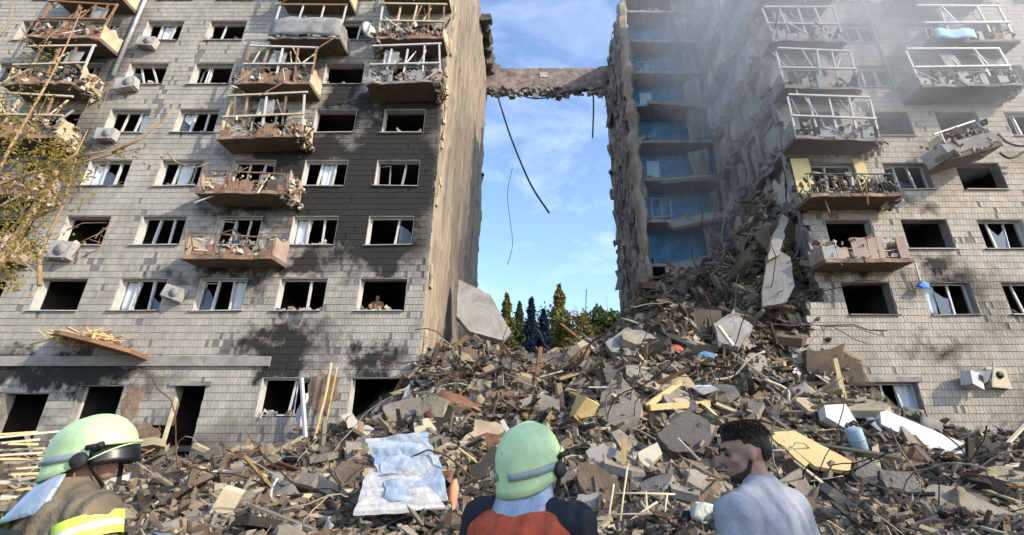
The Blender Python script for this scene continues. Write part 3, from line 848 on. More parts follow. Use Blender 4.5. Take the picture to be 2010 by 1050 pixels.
# inner cross wall edge at X = 6.3 (left rim of the wing), rough face towards the gap
XI = 6.3
gr = []
for i, z in enumerate(np.arange(0, 32.0, .3)):
    row = []
    for j, y in enumerate(np.linspace(31.0, 24.1, 22)):
        x = XI - .10 + .30 * noise.noise((y * .9, z * .35, 13.1)) + .22 * noise.noise((y * 2.2, z * 1.5, 4.1)) + .16 * noise.noise((y * 4.5, z * 3.1, 2.1))
        yy = y + (.5 * noise.noise((z * .7, 2, 6)) if j == 21 else 0) + (.35 * noise.noise((z * .9, 8, 6)) if j == 0 else 0)
        row.append((x, yy, z))
    gr.append(row)
MB().sheet(gr, .35, False).build('torn_wall', M['torn'], right)
for (y, z0, z1, w) in ((24.1, 8, 31.5, .7), (26.2, 9, 30, .5), (28.4, 14, 29, .55), (30.7, 9, 27, .6)):
    rg = []
    for i, z in enumerate(np.arange(z0, z1, .45)):
        ww = w * (.8 + .7 * noise.noise((z * .9, y, 21)))
        cx, cy = XI - .05 + .2 * noise.noise((z * .6, y, 14)), y + .25 * noise.noise((z * .8, y, 19))
        rg.append([(cx + ww * .6 * math.cos(a) * U(.75, 1.25), cy + ww * .6 * math.sin(a) * U(.75, 1.25), z) for a in (0.3, 1.2, 2.2, 3.1, 4.2, 5.3)])
    MB().rings(rg, True, False).build('masonry_pier', M['gable' if y < 25 else 'torn'], right)
o = mesh_obj('hanging_rubble', boxes_mesh('hanging_rubble', [(XI - .2 + random.gauss(0, .12), U(24, 31), U(8, 31.5)) for _ in range(300)], [(U(.03, .12), U(.04, .2), U(.1, .8)) for _ in range(300)], rand_rot(300, .14), .35), M['torn'], right); o['kind'] = 'stuff'
for i in range(26):      # reinforcement and strips dangling off the torn edges
    x_, y_ = (XI - .3, U(24, 30.5)) if i % 2 else (XT - .3, U(17.8, 23.8))
    z_ = 8.5 + 2.8 * random.randint(1, 8)
    q_ = [Vector((x_, y_, z_))]
    for k in range(5): q_.append(q_[-1] + Vector((U(-.25, .12), U(-.25, .2), -U(.15, .5))))
    MB().tube(q_, U(.012, .035), 5).build('reinforcement', M['cable' if i % 3 else 'rust'], right)
# blue rooms between the two cross walls
for r in range(0, 10):
    zf = 5.5 + 2.8 * r
    rm = empty('blue_room', (8.9, 25.5, zf), 0, right)
    MB().box((0, 0, 1.38), (5.0, .15, 2.52), None, .002).build('back_wall', M['blue'], rm)
    MB().box((2.5, -.7, 1.38), (.12, 1.4, 2.5), None, .004).build('side_wall', M['blue' if r % 3 else 'inside'], rm)
    MB().box((.2, -.35, -.0), (5.1, 2.1, .2), (0, random.gauss(0, .008), 0), .02).build('floor_slab', M['concrete'], rm)
    if r in (3, 7):
        wf = MB()
        for q in ((-1.6, .9, -1.6, 2.2), (-.4, .9, -.4, 2.2), (-1.0, .9, -1.0, 2.2), (-1.6, .9, -.4, .9), (-1.6, 2.2, -.4, 2.2)): wf.bar((q[0], -.12, q[1]), (q[2], -.12, q[3]), .07, .06)
        wf.build('window_frame', M['pvc'], rm)
    elif r in (1, 4, 6):
        MB().box((-1.2 + U(-.4, .4), -.13, 1.15), (.8, .07, 2.0), (0, U(-.05, .05), 0), .01).build('door', M['lightblue'], rm)
    if r in (1, 2, 3, 4, 6):      # broken floor plates sagging out of the rooms
        pl = [(-1.9 + U(-.2, .3), -.45 + U(-.1, .1)), (-.3, -.5 + U(-.1, .1)), (1.7 + U(-.3, .2), -.4 + U(-.1, .1)), (1.9 + U(-.5, .1), .1), (1.2, .45 + U(-.1, .1)), (-1.6 + U(-.2, .3), .4 + U(-.1, .2))]
        sl = MB(); sl.prism(pl, .2, Matrix.Translation((.2 + U(-.5, .7), -1.45, .02)) @ Matrix.Rotation(R(random.choice((-1, -1, 1)) * U(4, 17)), 4, 'Y') @ Matrix.Rotation(R(U(25, 60)), 4, 'X'))
        sl.build('hanging_plate', M['band'], rm)
    MB().box((2.0 - U(0, .5), -1.0, 1.2), (U(.5, 1.3), .18, 2.3), (U(-.1, .1), U(-.12, .12), U(-.4, .4)), .2).build('broken_partition', M['torn'], rm)
    o = mesh_obj('loose_rubble', clutter(45, (-2.4, 2.4, -1.3, -.2, .1, .45), .08, .4), M['torn'], rm); o['kind'] = 'stuff'
# balconies of the right wing
for x0, x1, r, stl, sc_ in [(11.1, 14.5, 1, 'salmon', 50), (11.1, 14.7, 2, 'railing', 90), (11.1, 14.8, 3, 'glazed', 60), (11.2, 14.7, 4, 'glazed', 40), (11.2, 14.7, 5, 'glazed', 30), (11.2, 14.7, 6, 'glazed', 30),
                        (17.3, 21.8, 4, 'glazed', 90), (18.6, 22.8, 5, 'glazed', 50), (17.9, 22.2, 6, 'glazed', 30)]:
    balcony(right, x0, x1, 5.5 + 2.8 * r, stl, 1.15, sc_)
MB().box((11.75, YF - .03, 12.35), (.8, .05, 2.3), None, .01).build('yellow_facing', M['yellowwall'], right)
MB().box((14.35, YF - .03, 12.5), (.5, .05, 2.0), None, .01).build('yellow_facing', M['yellowwall'], right)

# ------------------------------------------------------------------ the beam left hanging across the gap
bt = MB()
n = 30
top, bot = [], []
for i in range(n + 1):
    x = GAB - .1 + (XI + .5 - GAB) * i / n
    e = abs(i / n - .5) * 2
    top.append((x, 31.75 + .16 * noise.noise((x * 2, 0, 3)) + (.25 if i > n - 4 else 0)))
    bot.append((x, 29.55 - .5 * e ** 3 + .30 * noise.noise((x * .8, 0, 9)) + .26 * noise.noise((x * 2.6, 4, 9))))
bt.prism(bot + top[::-1], .45, Matrix.Translation((0, 30.7, 0)) @ Matrix.Rotation(R(90), 4, 'X'))
beam = bt.build('roof_beam', pmat('beam_masonry', [(0.16, 0.12, 0.105), (0.26, 0.205, 0.18), (0.35, 0.29, 0.25)], 2.5, .95, .8, dirt=.6, bscale=8))
tag(beam, 'ragged brown masonry strip still bridging the gap high against the sky', 'beam')
MB().box((.75, 30.45, 31.0), (.7, .06, .55)).build('white_patch', M['reveal'], beam)
o = mesh_obj('torn_edge', boxes_mesh('torn_edge', [(U(GAB, XI), 30.55 + U(-.1, .1), 29.35 + U(-.25, .3) - .5 * (abs(U(-1, 1))) ** 3) for _ in range(120)], [(U(.08, .3), U(.1, .25), U(.06, .2)) for _ in range(120)], rand_rot(120, .3), .3), M['torn'], beam); o['kind'] = 'stuff'

def cable(pxs, Y, r, label):
    pts = [at(px, py, Y) for px, py in pxs]
    dense = []
    for i in range(len(pts) - 1):        # Catmull-Rom
        p0, p1, p2, p3 = pts[max(i - 1, 0)], pts[i], pts[i + 1], pts[min(i + 2, len(pts) - 1)]
        for t in (0, .25, .5, .75):
            dense.append(.5 * ((2 * p1) + (p2 - p0) * t + (2 * p0 - 5 * p1 + 4 * p2 - p3) * t * t + (3 * p1 - 3 * p2 + p3 - p0) * t ** 3))
    dense.append(pts[-1])
    return tag(MB().tube(dense, r, 6).build('cable', M['cable'], None), label, 'cable', 'cables hanging in the gap')
cable([(975, 182), (985, 215), (1000, 262), (1022, 318), (1045, 368), (1078, 418)], 30.3, .075, 'thick dark cable dangling in a long slant below the left end of the beam')
cable([(1164, 178), (1165, 215), (1163, 270)], 30.4, .07, 'short straight cable hanging plumb below the right part of the beam')
cable([(1006, 330), (996, 380), (1001, 430), (1006, 480), (996, 520)], 30.4, .022, 'hair-thin faint wire hanging alone low against the sky')
cable([(1000, 178), (1040, 192), (1070, 192), (1110, 181), (1150, 174)], 30.3, .055, 'slack cable looped close under the middle of the beam')
cable([(1205, 300), (1212, 345), (1216, 380), (1210, 425)], 30.2, .13, 'frayed strip hanging at the left rim of the torn wing')
# ------------------------------------------------------------------ trees beyond the gap
def leaf_cloud(name, cen, size, mat, parent):
    """many small leaf faces; cen (n, 3), size (n,)"""
    n = len(cen)
    a = RNG.normal(size=(n, 3)); a /= np.linalg.norm(a, axis=1)[:, None]
    b = np.cross(a, RNG.normal(size=(n, 3))); b /= np.linalg.norm(b, axis=1)[:, None]
    s = size[:, None]
    v = np.stack([cen - a * s, cen + b * s * .55, cen + a * s, cen - b * s * .55], 1).reshape(-1, 3)
    me = bpy.data.meshes.new(name)
    me.vertices.add(len(v)); me.vertices.foreach_set('co', v.ravel())
    me.loops.add(n * 4); me.loops.foreach_set('vertex_index', np.arange(n * 4, dtype=np.int32))
    me.polygons.add(n); me.polygons.foreach_set('loop_start', np.arange(n, dtype=np.int32) * 4)
    me.update(calc_edges=True)
    return mesh_obj(name, me, mat, parent)

def far_tree(px, ptop, Y, wpx, mat, conical, label, n=2200):
    top = at(px, ptop, Y)
    w = wpx / FPX * Y * 1.5
    t = empty('tree', (top.x, Y, 0))
    Ht = top.z
    MB().tube([(0, 0, 0), (.1, 0, Ht * .5), (0, 0, Ht * .96)], [.35, .22, .04], 7).build('trunk', M['bark'], t)
    z0 = Ht * .38
    pts, sz = [], []
    lobes = [(U(-.5, .5), U(-.5, .5), U(.05, .95)) for _ in range(16)]
    while len(pts) < n:
        h = random.random()
        if conical:
            rr = (1 - h) ** .75 * w * .62 * (.75 + .25 * math.sin(h * 30))
            a = U(0, 6.28); q = math.sqrt(random.random())
            p = (rr * q * math.cos(a), rr * q * math.sin(a), z0 + (Ht - z0) * h - .4 * q)
        else:
            lx, ly, lz = random.choice(lobes)
            env = math.sin(math.pi * min(1, .15 + .85 * (1 - lz))) ** .6
            p = (lx * w * env + random.gauss(0, w * .11), ly * w * env + random.gauss(0, w * .11), z0 + (Ht - z0) * (lz * .88) + random.gauss(0, w * .10))
        pts.append(p); sz.append(U(.22, .5))
    leaf_cloud('crown', np.array(pts), np.array(sz), mat, t)
    return tag(t, label, 'tree', 'trees beyond the gap')
far_tree(963, 562, 62, 60, M['leaf_green'], False, 'green tree beyond the gap, half hidden by the leaning slab')
far_tree(995, 575, 66, 50, M['leaf_yellow'], True, 'olive yellow tree beyond the gap, right of the leaning slab')
far_tree(1020, 592, 72, 40, M['leaf_green'], True, 'small dark pointed tree between the olive tree and the blue spruces')
far_tree(1043, 583, 58, 36, M['leaf_blue'], True, 'slim dark blue spruce, left one of the pair')
far_tree(1067, 606, 54, 40, M['leaf_blue'], True, 'low deep blue spruce, right one of the pair')
far_tree(1097, 556, 64, 66, M['leaf_yellow'], True, 'tallest olive gold conifer in the middle of the gap', 2200)
far_tree(1128, 588, 60, 56, M['leaf_yellow'], False, 'rounded yellow green tree right of the tall olive conifer')
far_tree(1078, 585, 75, 60, M['leaf_green'], False, 'dark green tree behind the blue spruces')
far_tree(1160, 600, 80, 50, M['leaf_green'], False, 'dark tree low beside the rising rubble slope')
far_tree(1190, 570, 70, 36, M['leaf_green'], False, 'thin dark tree beside the left rim of the torn wing')
far_tree(930, 580, 80, 60, M['leaf_green'], False, 'dark green tree beside the foot of the left gable')
far_tree(1220, 590, 75, 50, M['leaf_green'], False, 'green tree mostly hidden behind the torn wing')

for px_, pt_, Y_, w_, lab_ in ((945, 600, 95, 80, 'far dark green tree low behind the leaning slab'), (1008, 604, 98, 80, 'far dark green tree filling the space behind the olive tree'), (1055, 606, 100, 90, 'far dark green tree behind the pair of spruces'),
                              (1112, 598, 96, 80, 'far dark green tree behind the tall olive conifer'), (1150, 610, 92, 80, 'far dark green tree behind the rounded yellow green one'), (1200, 605, 95, 80, 'far dark green tree near the rubble slope')):
    far_tree(px_, pt_, Y_, w_, M['leaf_green'], False, lab_, 2600)

# near tree at the left edge of the picture
near = empty('autumn_tree', (-12.6, 9.6, 0))
tag(near, 'half bare autumn tree with golden leaves rising at the left edge', 'tree')
def rel(px, py, Y):
    return at(px, py, Y) - Vector((-12.6, 9.6, 0))
trunk = MB().tube([(0, 0, 0), (.1, .1, 2.0), (-.1, .3, 4.5), (.2, .4, 6.4), (.3, .5, 8.2)], [.2, .17, .13, .09, .05], 9)
trunk.build('trunk', M['bark'], near)
branches = [[(-60, 470), (0, 470), (75, 540)], [(-80, 420), (-10, 365), (60, 340), (110, 330), (160, 318), (230, 300), (300, 285)], [(78, 560), (78, 500), (100, 450), (125, 400), (140, 340), (150, 310)],
            [(-40, 420), (0, 330), (20, 290), (60, 220), (100, 150), (130, 90), (160, 20)], [(110, 330), (150, 300), (165, 270), (172, 255)], [(150, 310), (185, 300), (240, 292)], [(-60, 560), (-10, 480), (40, 430), (60, 370)],
            [(-60, 300), (-10, 250), (30, 230), (60, 250)], [(220, 300), (280, 270), (320, 235), (350, 205)], [(330, 300), (345, 318), (380, 330), (410, 320)], [(-60, 60), (0, 70), (20, 40), (30, 0)]]
for _ in range(30):
    x_, y_ = U(-20, 190), U(40, 520)
    branches.append([(x_, y_), (x_ + U(10, 50), y_ - U(-10, 40)), (x_ + U(40, 110), y_ - U(-30, 70))])
for bi, b in enumerate(branches):
    Yb = 9.3 + .25 * (bi % 4)
    pts = [rel(px, py, Yb + .06 * i) for i, (px, py) in enumerate(b)]
    r0 = .05 if bi in (1, 2, 3) else .03 if bi < 11 else .013
    MB().tube(pts, [r0 * (1 - .75 * i / (len(pts) - 1)) for i in range(len(pts))], 6).build('branch', M['bark'], near)
pts, sz = [], []
for (px, py, rx, ry, n) in ((60, 340, 75, 60, 520), (30, 430, 50, 70, 400), (130, 330, 60, 45, 200), (90, 390, 45, 40, 200), (60, 120, 60, 60, 160), (240, 300, 60, 20, 60), (110, 300, 50, 35, 330), (20, 260, 50, 60, 260), (60, 480, 40, 40, 220), (140, 345, 40, 40, 160), (10, 200, 40, 40, 120), (20, 540, 30, 40, 160), (80, 220, 40, 40, 90)):
    for _ in range(n):
        c = rel(px + random.gauss(0, rx * .5), py + random.gauss(0, ry * .5), 9.6 + random.gauss(0, .45))
        pts.append(tuple(c)); sz.append(U(.025, .06))
leaf_cloud('crown', np.array(pts), np.array(sz), M['leaf_gold'], near)

# ------------------------------------------------------------------ rubble: loose pieces
LAND = [(790, 930, 'the blue mattress'), (1040, 900, 'the middle helmet'), (888, 975, 'the orange canister'), (1255, 980, 'the bed frame'), (1358, 1000, 'the mint bag'), (1345, 845, 'the charred plate'),
        (1148, 805, 'the foam block'), (1330, 790, 'the yellow beams'), (1255, 675, 'the broad grey slab'), (950, 620, 'the leaning slab'), (1070, 718, 'the blackened slab'), (1525, 560, 'the upright slab'),
        (1440, 645, 'the dark tilted plate'), (1390, 700, 'the pale blue bundle'), (1650, 820, 'the white box'), (1820, 850, 'the lilac panel'), (1600, 885, 'the wide yellow board'), (1990, 850, 'the leaning right pole'),
        (1960, 935, 'the squared timber'), (1760, 960, 'the post by the drum'), (710, 835, 'the curled cream scrap'), (835, 840, 'the cream lump'), (560, 950, 'the long pale board'), (450, 990, 'the cream yellow block'),
        (547, 898, 'the rust brown pipe'), (540, 1010, 'the white hose'), (60, 900, 'the left firefighter'), (300, 960, 'the tan jacket'), (1480, 720, 'the arching branch'), (1560, 790, 'the hooked branch'), (1500, 960, 'the grey shirt'),
        (1160, 1000, 'the red vest'), (1200, 760, 'the level pale stick'), (1900, 1020, 'the lower right corner'), (840, 720, 'the gable foot'), (1300, 560, 'the blue rooms')]
def landmark(px, py):
    return min(LAND, key=lambda l: (l[0] - px) ** 2 + (l[1] - py) ** 2)[2]

def lump_mesh(i):
    """irregular broken lump"""
    bm = bmesh.new()
    pts = []
    e = (U(.7, 1.3), U(.6, 1.1), U(.35, .8))
    for k in range(13):
        v_ = Vector((random.gauss(0, 1), random.gauss(0, 1), random.gauss(0, 1))).normalized()
        pts.append(bm.verts.new((v_.x * e[0] * .5, v_.y * e[1] * .5, v_.z * e[2] * .5)))
    r = bmesh.ops.convex_hull(bm, input=pts)
    me = bpy.data.meshes.new('concrete_lump'); bm.to_mesh(me); bm.free()
    return me
def slab_mesh(i):
    n = random.randint(8, 13)
    poly = [(math.cos(2 * math.pi * k / n + U(-.2, .2)) * U(.33, .6), math.sin(2 * math.pi * k / n + U(-.2, .2)) * U(.26, .5)) for k in range(n)]
    return MB().prism(poly, U(.09, .2)).mesh('broken_panel')
def plank_mesh(i):
    m = MB(); w, h = U(.06, .13), U(.018, .04)
    n = 3
    rg = []
    bend = U(-.05, .05)
    for k in range(n + 1):
        x = -.5 + k / n
        ww = w * (1 - (.5 * random.random() if k == n else 0))
        rg.append([(x + U(-.02, .02), -ww / 2, -h / 2 + bend * x * x), (x + U(-.02, .02), ww / 2, -h / 2 + bend * x * x), (x, ww / 2, h / 2 + bend * x * x), (x, -ww / 2, h / 2 + bend * x * x)])
    return m.rings(rg, True, False).mesh('timber')
def sheet_mesh(i):
    a, b, c = U(.1, .3), U(1, 4), U(0, 6)
    gr = [[((j / 5 - .5) * 1.0 + U(-.03, .03), (k / 4 - .5) * .8 + U(-.03, .03), a * math.sin(b * j / 5 + c) * (k / 4) + U(-.02, .02)) for j in range(6)] for k in range(5)]
    return MB().sheet(gr, .015).mesh('crumpled_sheet')
def rod_mesh(i):
    p = Vector((-.5, 0, 0)); d = Vector((1, U(-.3, .3), U(-.2, .4))).normalized()
    pts = [p.copy()]
    for k in range(6):
        d = (d + Vector((U(-.25, .25), U(-.35, .35), U(-.35, .35)))).normalized()
        p = p + d / 6; pts.append(p.copy())
    return MB().tube(pts, .011, 5).mesh('bent_rod')

# colour families of the loose pieces
FAM = {'lump': (('pale grey', (.207, .181, .146)), ('dark grey', (.090, .078, .067)), ('charred', (.031, .026, .022)), ('beige', (.248, .197, .133)), ('brown', (.131, .082, .052))),
       'slab': (('pale grey', (.228, .200, .164)), ('dusty brown', (.138, .102, .070)), ('blackened', (.034, .030, .024)), ('cream', (.317, .262, .182))),
       'timber': (('pale', (.344, .275, .176)), ('brown', (.138, .082, .045)), ('charred', (.031, .024, .018)), ('yellowish', (.344, .236, .103)), ('grey', (.172, .151, .124))),
       'tin': (('white', (.386, .361, .322)), ('grey', (.165, .158, .143)), ('bluish', (.165, .203, .231)), ('rusty', (.165, .082, .049)), ('tan', (.262, .203, .133))),
       'rod': (('rusty', (.103, .056, .036)), ('dark', (.034, .030, .026)), ('pale', (.289, .250, .194)))}
ALT = {'pale grey': 5, 'cream': 2, 'white': 2, 'pale': 2, 'beige': 2, 'charred': 2, 'blackened': 2, 'brown': 2, 'dark grey': 4, 'dusty brown': 2, 'grey': 3}
KIND = {}
for k, mk, cnt, nme, noun, cat in (('lump', lump_mesh, 10, 'concrete_lump', 'lump of concrete', 'rubble'), ('slab', slab_mesh, 8, 'wall_fragment', 'wall fragment', 'rubble'), ('timber', plank_mesh, 8, 'timber', 'splintered timber', 'timber'),
                                   ('tin', sheet_mesh, 7, 'crumpled_sheet', 'crumpled sheet', 'scrap'), ('rod', rod_mesh, 8, 'bent_rod', 'bent rod', 'rod')):
    base = [mk(i) for i in range(cnt)]
    var = {}
    for cn, c in FAM[k]:
        mt = pmat('%s_%s' % (k, cn.replace(' ', '_')), [tuple(x * .6 for x in c), c, tuple(min(.75, x * 1.3) for x in c)], 2.6 if k != 'timber' else 3, .93 if k != 'tin' else .7, .8 if k in ('lump', 'slab') else .4,
                  'object', [tuple(x * .75 for x in c), c, tuple(x * 1.25 for x in c)], .4, dirt=.5, dirtcol=tuple(x * .35 for x in c), stretch=(.4, 3, 3) if k == 'timber' else (1, 1, 1), bscale=13)
        var[cn] = []
        for m_ in base:
            m2 = m_.copy(); m2.materials.append(mt); var[cn].append(m2)
    KIND[k] = (var, nme, noun, cat, [cn for cn, c in FAM[k] for _ in range(ALT.get(cn, 1))])

_pxs, _pys = np.meshgrid(np.arange(-40, 2052, 5.0), np.arange(340, 1092, 4.0))
_xx, _vv = ((_pxs - CX) / FPX).ravel(), ((CY - _pys) / FPX).ravel()
_dy, _dz = math.cos(PITCH) - _vv * math.sin(PITCH), math.sin(PITCH) + _vv * math.cos(PITCH)
_hit = np.full(_xx.shape, np.nan)
for Y in np.arange(6.0, 30.0, .06):
    X, Z = _xx / _dy * Y, EYE + _dz / _dy * Y
    i_ = np.clip(((X - gx[0]) / GS).round().astype(int), 0, len(gx) - 1); j_ = min(int(round((Y - gy[0]) / GS)), len(gy) - 1)
    new = np.isnan(_hit) & (Z <= HG[j_, i_])
    if Y > YF - .12:
        new &= ~((X < GAB + .3) | (X > 11.3) | ((X > 9.2) & (Z < 4.6) & (Y < YF + .5)))
        _hit[np.isnan(_hit) & (Z <= HG[j_, i_]) & ~new] = -1
    _hit[new] = Y
VIS = [(float(a), float(b), float(c)) for a, b, c in zip(_pxs.ravel(), _pys.ravel(), _hit) if c > 0]
def rubble_pixel():
    px, py, Y = random.choice(VIS)
    px += U(-2.5, 2.5)
    d = ray(px, py)
    x, y = d.x / d.y * Y, Y + U(-.05, .05)
    return px, py, Vector((x, y, H(x, y)))
def slope_n(p):
    e = .4
    return Vector((H(p.x - e, p.y) - H(p.x + e, p.y), H(p.x, p.y - e) - H(p.x, p.y + e), 2 * e)).normalized()

LOOSE = {}
M['rodmat'] = [KIND['rod'][0][c][0].materials[0] for c in ('rusty', 'dark', 'pale')]
def put(kind, p, size, tilt, px, py, big):
    var, nme, noun, cat, pool = KIND[kind]
    cn = random.choice(pool)
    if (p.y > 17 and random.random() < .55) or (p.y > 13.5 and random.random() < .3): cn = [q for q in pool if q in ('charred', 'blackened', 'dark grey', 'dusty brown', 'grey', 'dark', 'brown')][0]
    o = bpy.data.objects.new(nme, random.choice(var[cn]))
    q = slope_n(p).to_track_quat('Z', 'Y').to_matrix().to_4x4()
    e = Euler((random.gauss(0, tilt), random.gauss(0, tilt), U(0, 6.28))).to_matrix().to_4x4()
    s = Matrix.Diagonal((size * U(.75, 1.3), size * U(.75, 1.25), size * U(.7, 1.2), 1))
    if kind in ('timber', 'rod'):
        s = Matrix.Diagonal((size, min(1.8, .5 + size * .5), min(1.8, .5 + size * .5), 1))
    o.matrix_world = Matrix.Translation(p + Vector((0, 0, size * (.10 if kind in ('slab', 'tin') else .14 if kind == 'lump' else .06)))) @ q @ e @ s
    link(o)
    lm = landmark(px, py)
    words = ('large ' if big else 'small ') + cn + ' ' + noun + ' near ' + lm
    o['category'] = cat
    o['group'] = noun + 's near ' + lm
    LOOSE.setdefault(words, []).append((px, o))

for kind, n, (s0, s1), tilt in (('lump', 300, (.014, .07), .5), ('slab', 300, (.025, .125), .3), ('timber', 250, (.05, .2), .25), ('tin', 130, (.025, .075), .4), ('rod', 110, (.06, .16), .4)):
    for _ in range(n):
        px, py, p = rubble_pixel()
        q_ = random.random() ** 1.8
        put(kind, p, (s0 + (s1 - s0) * q_) * p.y ** .9 * 1.15, tilt, px, py, q_ > .35)
# bigger broken plates and long beams, half buried
for kind, n, (s0, s1), tilt in (('slab', 34, (.10, .19), .35), ('timber', 26, (.16, .30), .3), ('tin', 16, (.07, .13), .5)):
    for _ in range(n):
        px, py, p = rubble_pixel()
        put(kind, p - Vector((0, 0, .12)), U(s0, s1) * p.y ** .9, tilt, px, py, True)
# nests of twisted reinforcement
NEST = 0
for px_, py_ in ((1100, 780), (1215, 830), (1420, 760), (1500, 640), (1340, 620), (930, 760), (1640, 930), (1800, 1010), (1900, 930), (600, 960), (330, 930), (700, 1000), (1080, 690), (1450, 520), (1560, 960)):
    p = hit(px_, py_)
    if p is None: continue
    t_ = empty('twisted_reinforcement', p)
    for k in range(random.randint(6, 10)):
        q = Vector((U(-.4, .4), U(-.2, .2), -.1)); d = Vector((U(-1, 1), U(-.8, .2), U(.1, 1))).normalized()
        L_ = U(.08, .2) * p.y ** .75 / 3
        pts = [q.copy()]
        for j in range(8):
            d = (d + Vector((U(-.45, .45), U(-.4, .3), U(-.6, .35)))).normalized(); q = q + d * L_; pts.append(q.copy())
        MB().tube(pts, U(.009, .016) * (p.y / 9) ** .5, 5).build('bar', M['rodmat'][k % 3], t_)
    tag(t_, 'nest of twisted reinforcing bars ' + ('at the corner of the left wing' if px_ == 860 else 'near ' + landmark(px_, py_) + [', upper side', ', lower side'][0 if py_ < 800 else 1]), 'rebar', 'nests of twisted reinforcing bars')
ORD = ['first', 'second', 'third', 'fourth', 'fifth', 'sixth', 'seventh', 'eighth', 'ninth', 'tenth', 'eleventh', 'twelfth']
for words, lst in LOOSE.items():
    lst.sort(key=lambda t: t[0])
    for i, (px, o) in enumerate(lst):
        o['label'] = words if len(lst) == 1 else words + (', left one' if i == 0 else ', right one') if len(lst) == 2 else words + ', ' + ORD[min(i, 11)] + ' from left'

# small fragments: nobody could count them
n = 40000
cen, half = [], []
for _ in range(n):
    if random.random() < .8:
        px, py, p = rubble_pixel()
    else:
        x, y = U(-24, 26), U(7.5, 17)
        p = Vector((x, y, H(x, y)))
    s = (.0018 + .0105 * random.random() ** 3.0) * p.y ** .92
    t = random.random()
    if t < .35: h = (s * U(1.5, 5), s * U(.3, .8), s * U(.15, .5))
    elif t < .65: h = (s * U(.8, 1.8), s * U(.7, 1.4), s * U(.15, .4))
    else: h = (s * U(.7, 1.2), s * U(.6, 1.1), s * U(.4, .9))
    cen.append((p.x, p.y, p.z + s * U(0, .9))); half.append(h)
fr_ = mesh_obj('rubble_fragments', boxes_mesh('rubble_fragments', cen, half, rand_rot(n, .55), .32), pmat('rubble_fragment_mix', [(0.132, 0.108, 0.083), (0.340, 0.278, 0.206)], 3, .92, .4, 'island',
     [(0.026, 0.021, 0.017), (0.173, 0.146, 0.113), (0.062, 0.050, 0.038), (0.238, 0.199, 0.146), (0.108, 0.090, 0.069), (0.115, 0.073, 0.046), (0.036, 0.030, 0.023), (0.331, 0.285, 0.215), (0.083, 0.070, 0.055), (0.238, 0.173, 0.099), (0.143, 0.126, 0.103), (0.043, 0.034, 0.027)], .85, interp='CONSTANT', bscale=22))
tag(fr_, 'countless small fragments of brick, wood and plaster covering the rubble', None, kind='stuff')

# unseen trees added behind and beside the camera to shade the foreground and the foot of the right wing
def shade_tree(x, y, h, rad, label, n):
    t = empty('tree', (x, y, 0))
    MB().tube([(0, 0, 0), (.1, .05, h * .35), (0, .1, h * .9)], [.28, .2, .05], 8).build('trunk', M['bark'], t)
    pts, sz = [], []
    lob = [(random.gauss(0, rad * .42), random.gauss(0, rad * .42), h - rad * .9 + random.gauss(0, rad * .45)) for _ in range(14)]
    for i in range(n):
        c = random.choice(lob)
        pts.append((c[0] + random.gauss(0, rad * .22), c[1] + random.gauss(0, rad * .22), max(1.8, c[2] + random.gauss(0, rad * .2)))); sz.append(U(.06, .16))
    for c in lob[:6]:
        MB().tube([(0, .05, h * .45), (c[0] * .5, c[1] * .5, (h * .45 + c[2]) / 2 + .3), c], [.07, .045, .02], 6).build('limb', M['bark'], t)
    leaf_cloud('crown', np.array(pts), np.array(sz), M['leaf_gold'], t)
    return tag(t, label, 'tree', 'unseen trees added for shade')
shade_tree(8.6, -2.6, 9.2, 3.4, 'unseen leafy tree added behind the onlookers to shade the foreground', 5200)
shade_tree(25.0, 13.6, 7.6, 2.8, 'unseen leafy tree added beside the right wing to shade its foot', 3600)
# ------------------------------------------------------------------ big pieces one can pick out in the rubble
def poly_slab(name, pxs, Y, thick, mat, label, cat, lean=0.0, yaw=0.0, grad=0.0, group=None, rough=1.0, fwd=.3, clear=False):
    """flat broken plate through pixel corners on a plane at depth Y, leaning back by `grad` metres per metre of height
    and turned by `yaw` metres of depth per metre sideways"""
    mx_, my_ = sum(p[0] for p in pxs) / len(pxs), sum(p[1] for p in pxs) / len(pxs)
    h_ = hit(mx_, my_)
    if h_ is not None: Y = min(Y, h_.y - fwd)
    c0 = at(mx_, my_, Y)
    nrm = Vector((-yaw, 1, -grad)).normalized()
    if clear:
        for _ in range(40):
            nrm_ = Vector((-yaw, 1, -grad)).normalized(); bad = 0
            for px, py in pxs:
                d = ray(px, py); k = (c0 - Vector((0, 0, EYE))).dot(nrm_) / d.dot(nrm_)
                h_ = hit(px, py)
                if h_ is not None and d.y * k > h_.y - .15: bad += 1
            if not bad: break
            Y -= .15; c0 = at(mx_, my_, Y)
    rag = []
    for (ax, ay), (bx, by) in zip(pxs, pxs[1:] + pxs[:1]):
        L_ = math.hypot(bx - ax, by - ay); n_ = max(1, int(L_ / 9))
        for k_ in range(n_):
            t_ = k_ / n_
            j_ = 0 if k_ == 0 else min(3.2, L_ * .07) * rough
            rag.append((ax + (bx - ax) * t_ + U(-j_, j_), ay + (by - ay) * t_ + U(-j_, j_)))
    pxs = rag
    pts = []
    for px, py in pxs:
        d = ray(px, py); o_ = Vector((0, 0, EYE))
        k = (c0 - o_).dot(nrm) / d.dot(nrm)
        pts.append(o_ + d * k - c0)
    n = len(pts)
    m = MB()
    vs = pts + [p + nrm * thick for p in pts]
    fs = [tuple(range(n)), tuple(range(n, 2 * n))[::-1]] + [((i + 1) % n, i, n + i, n + (i + 1) % n) for i in range(n)]
    m.add(vs, fs)
    o = m.build(name, mat, None, c0)
    bm = bmesh.new(); bm.from_mesh(o.data); bmesh.ops.recalc_face_normals(bm, faces=bm.faces); bm.to_mesh(o.data); bm.free()
    return tag(o, label, cat, group)

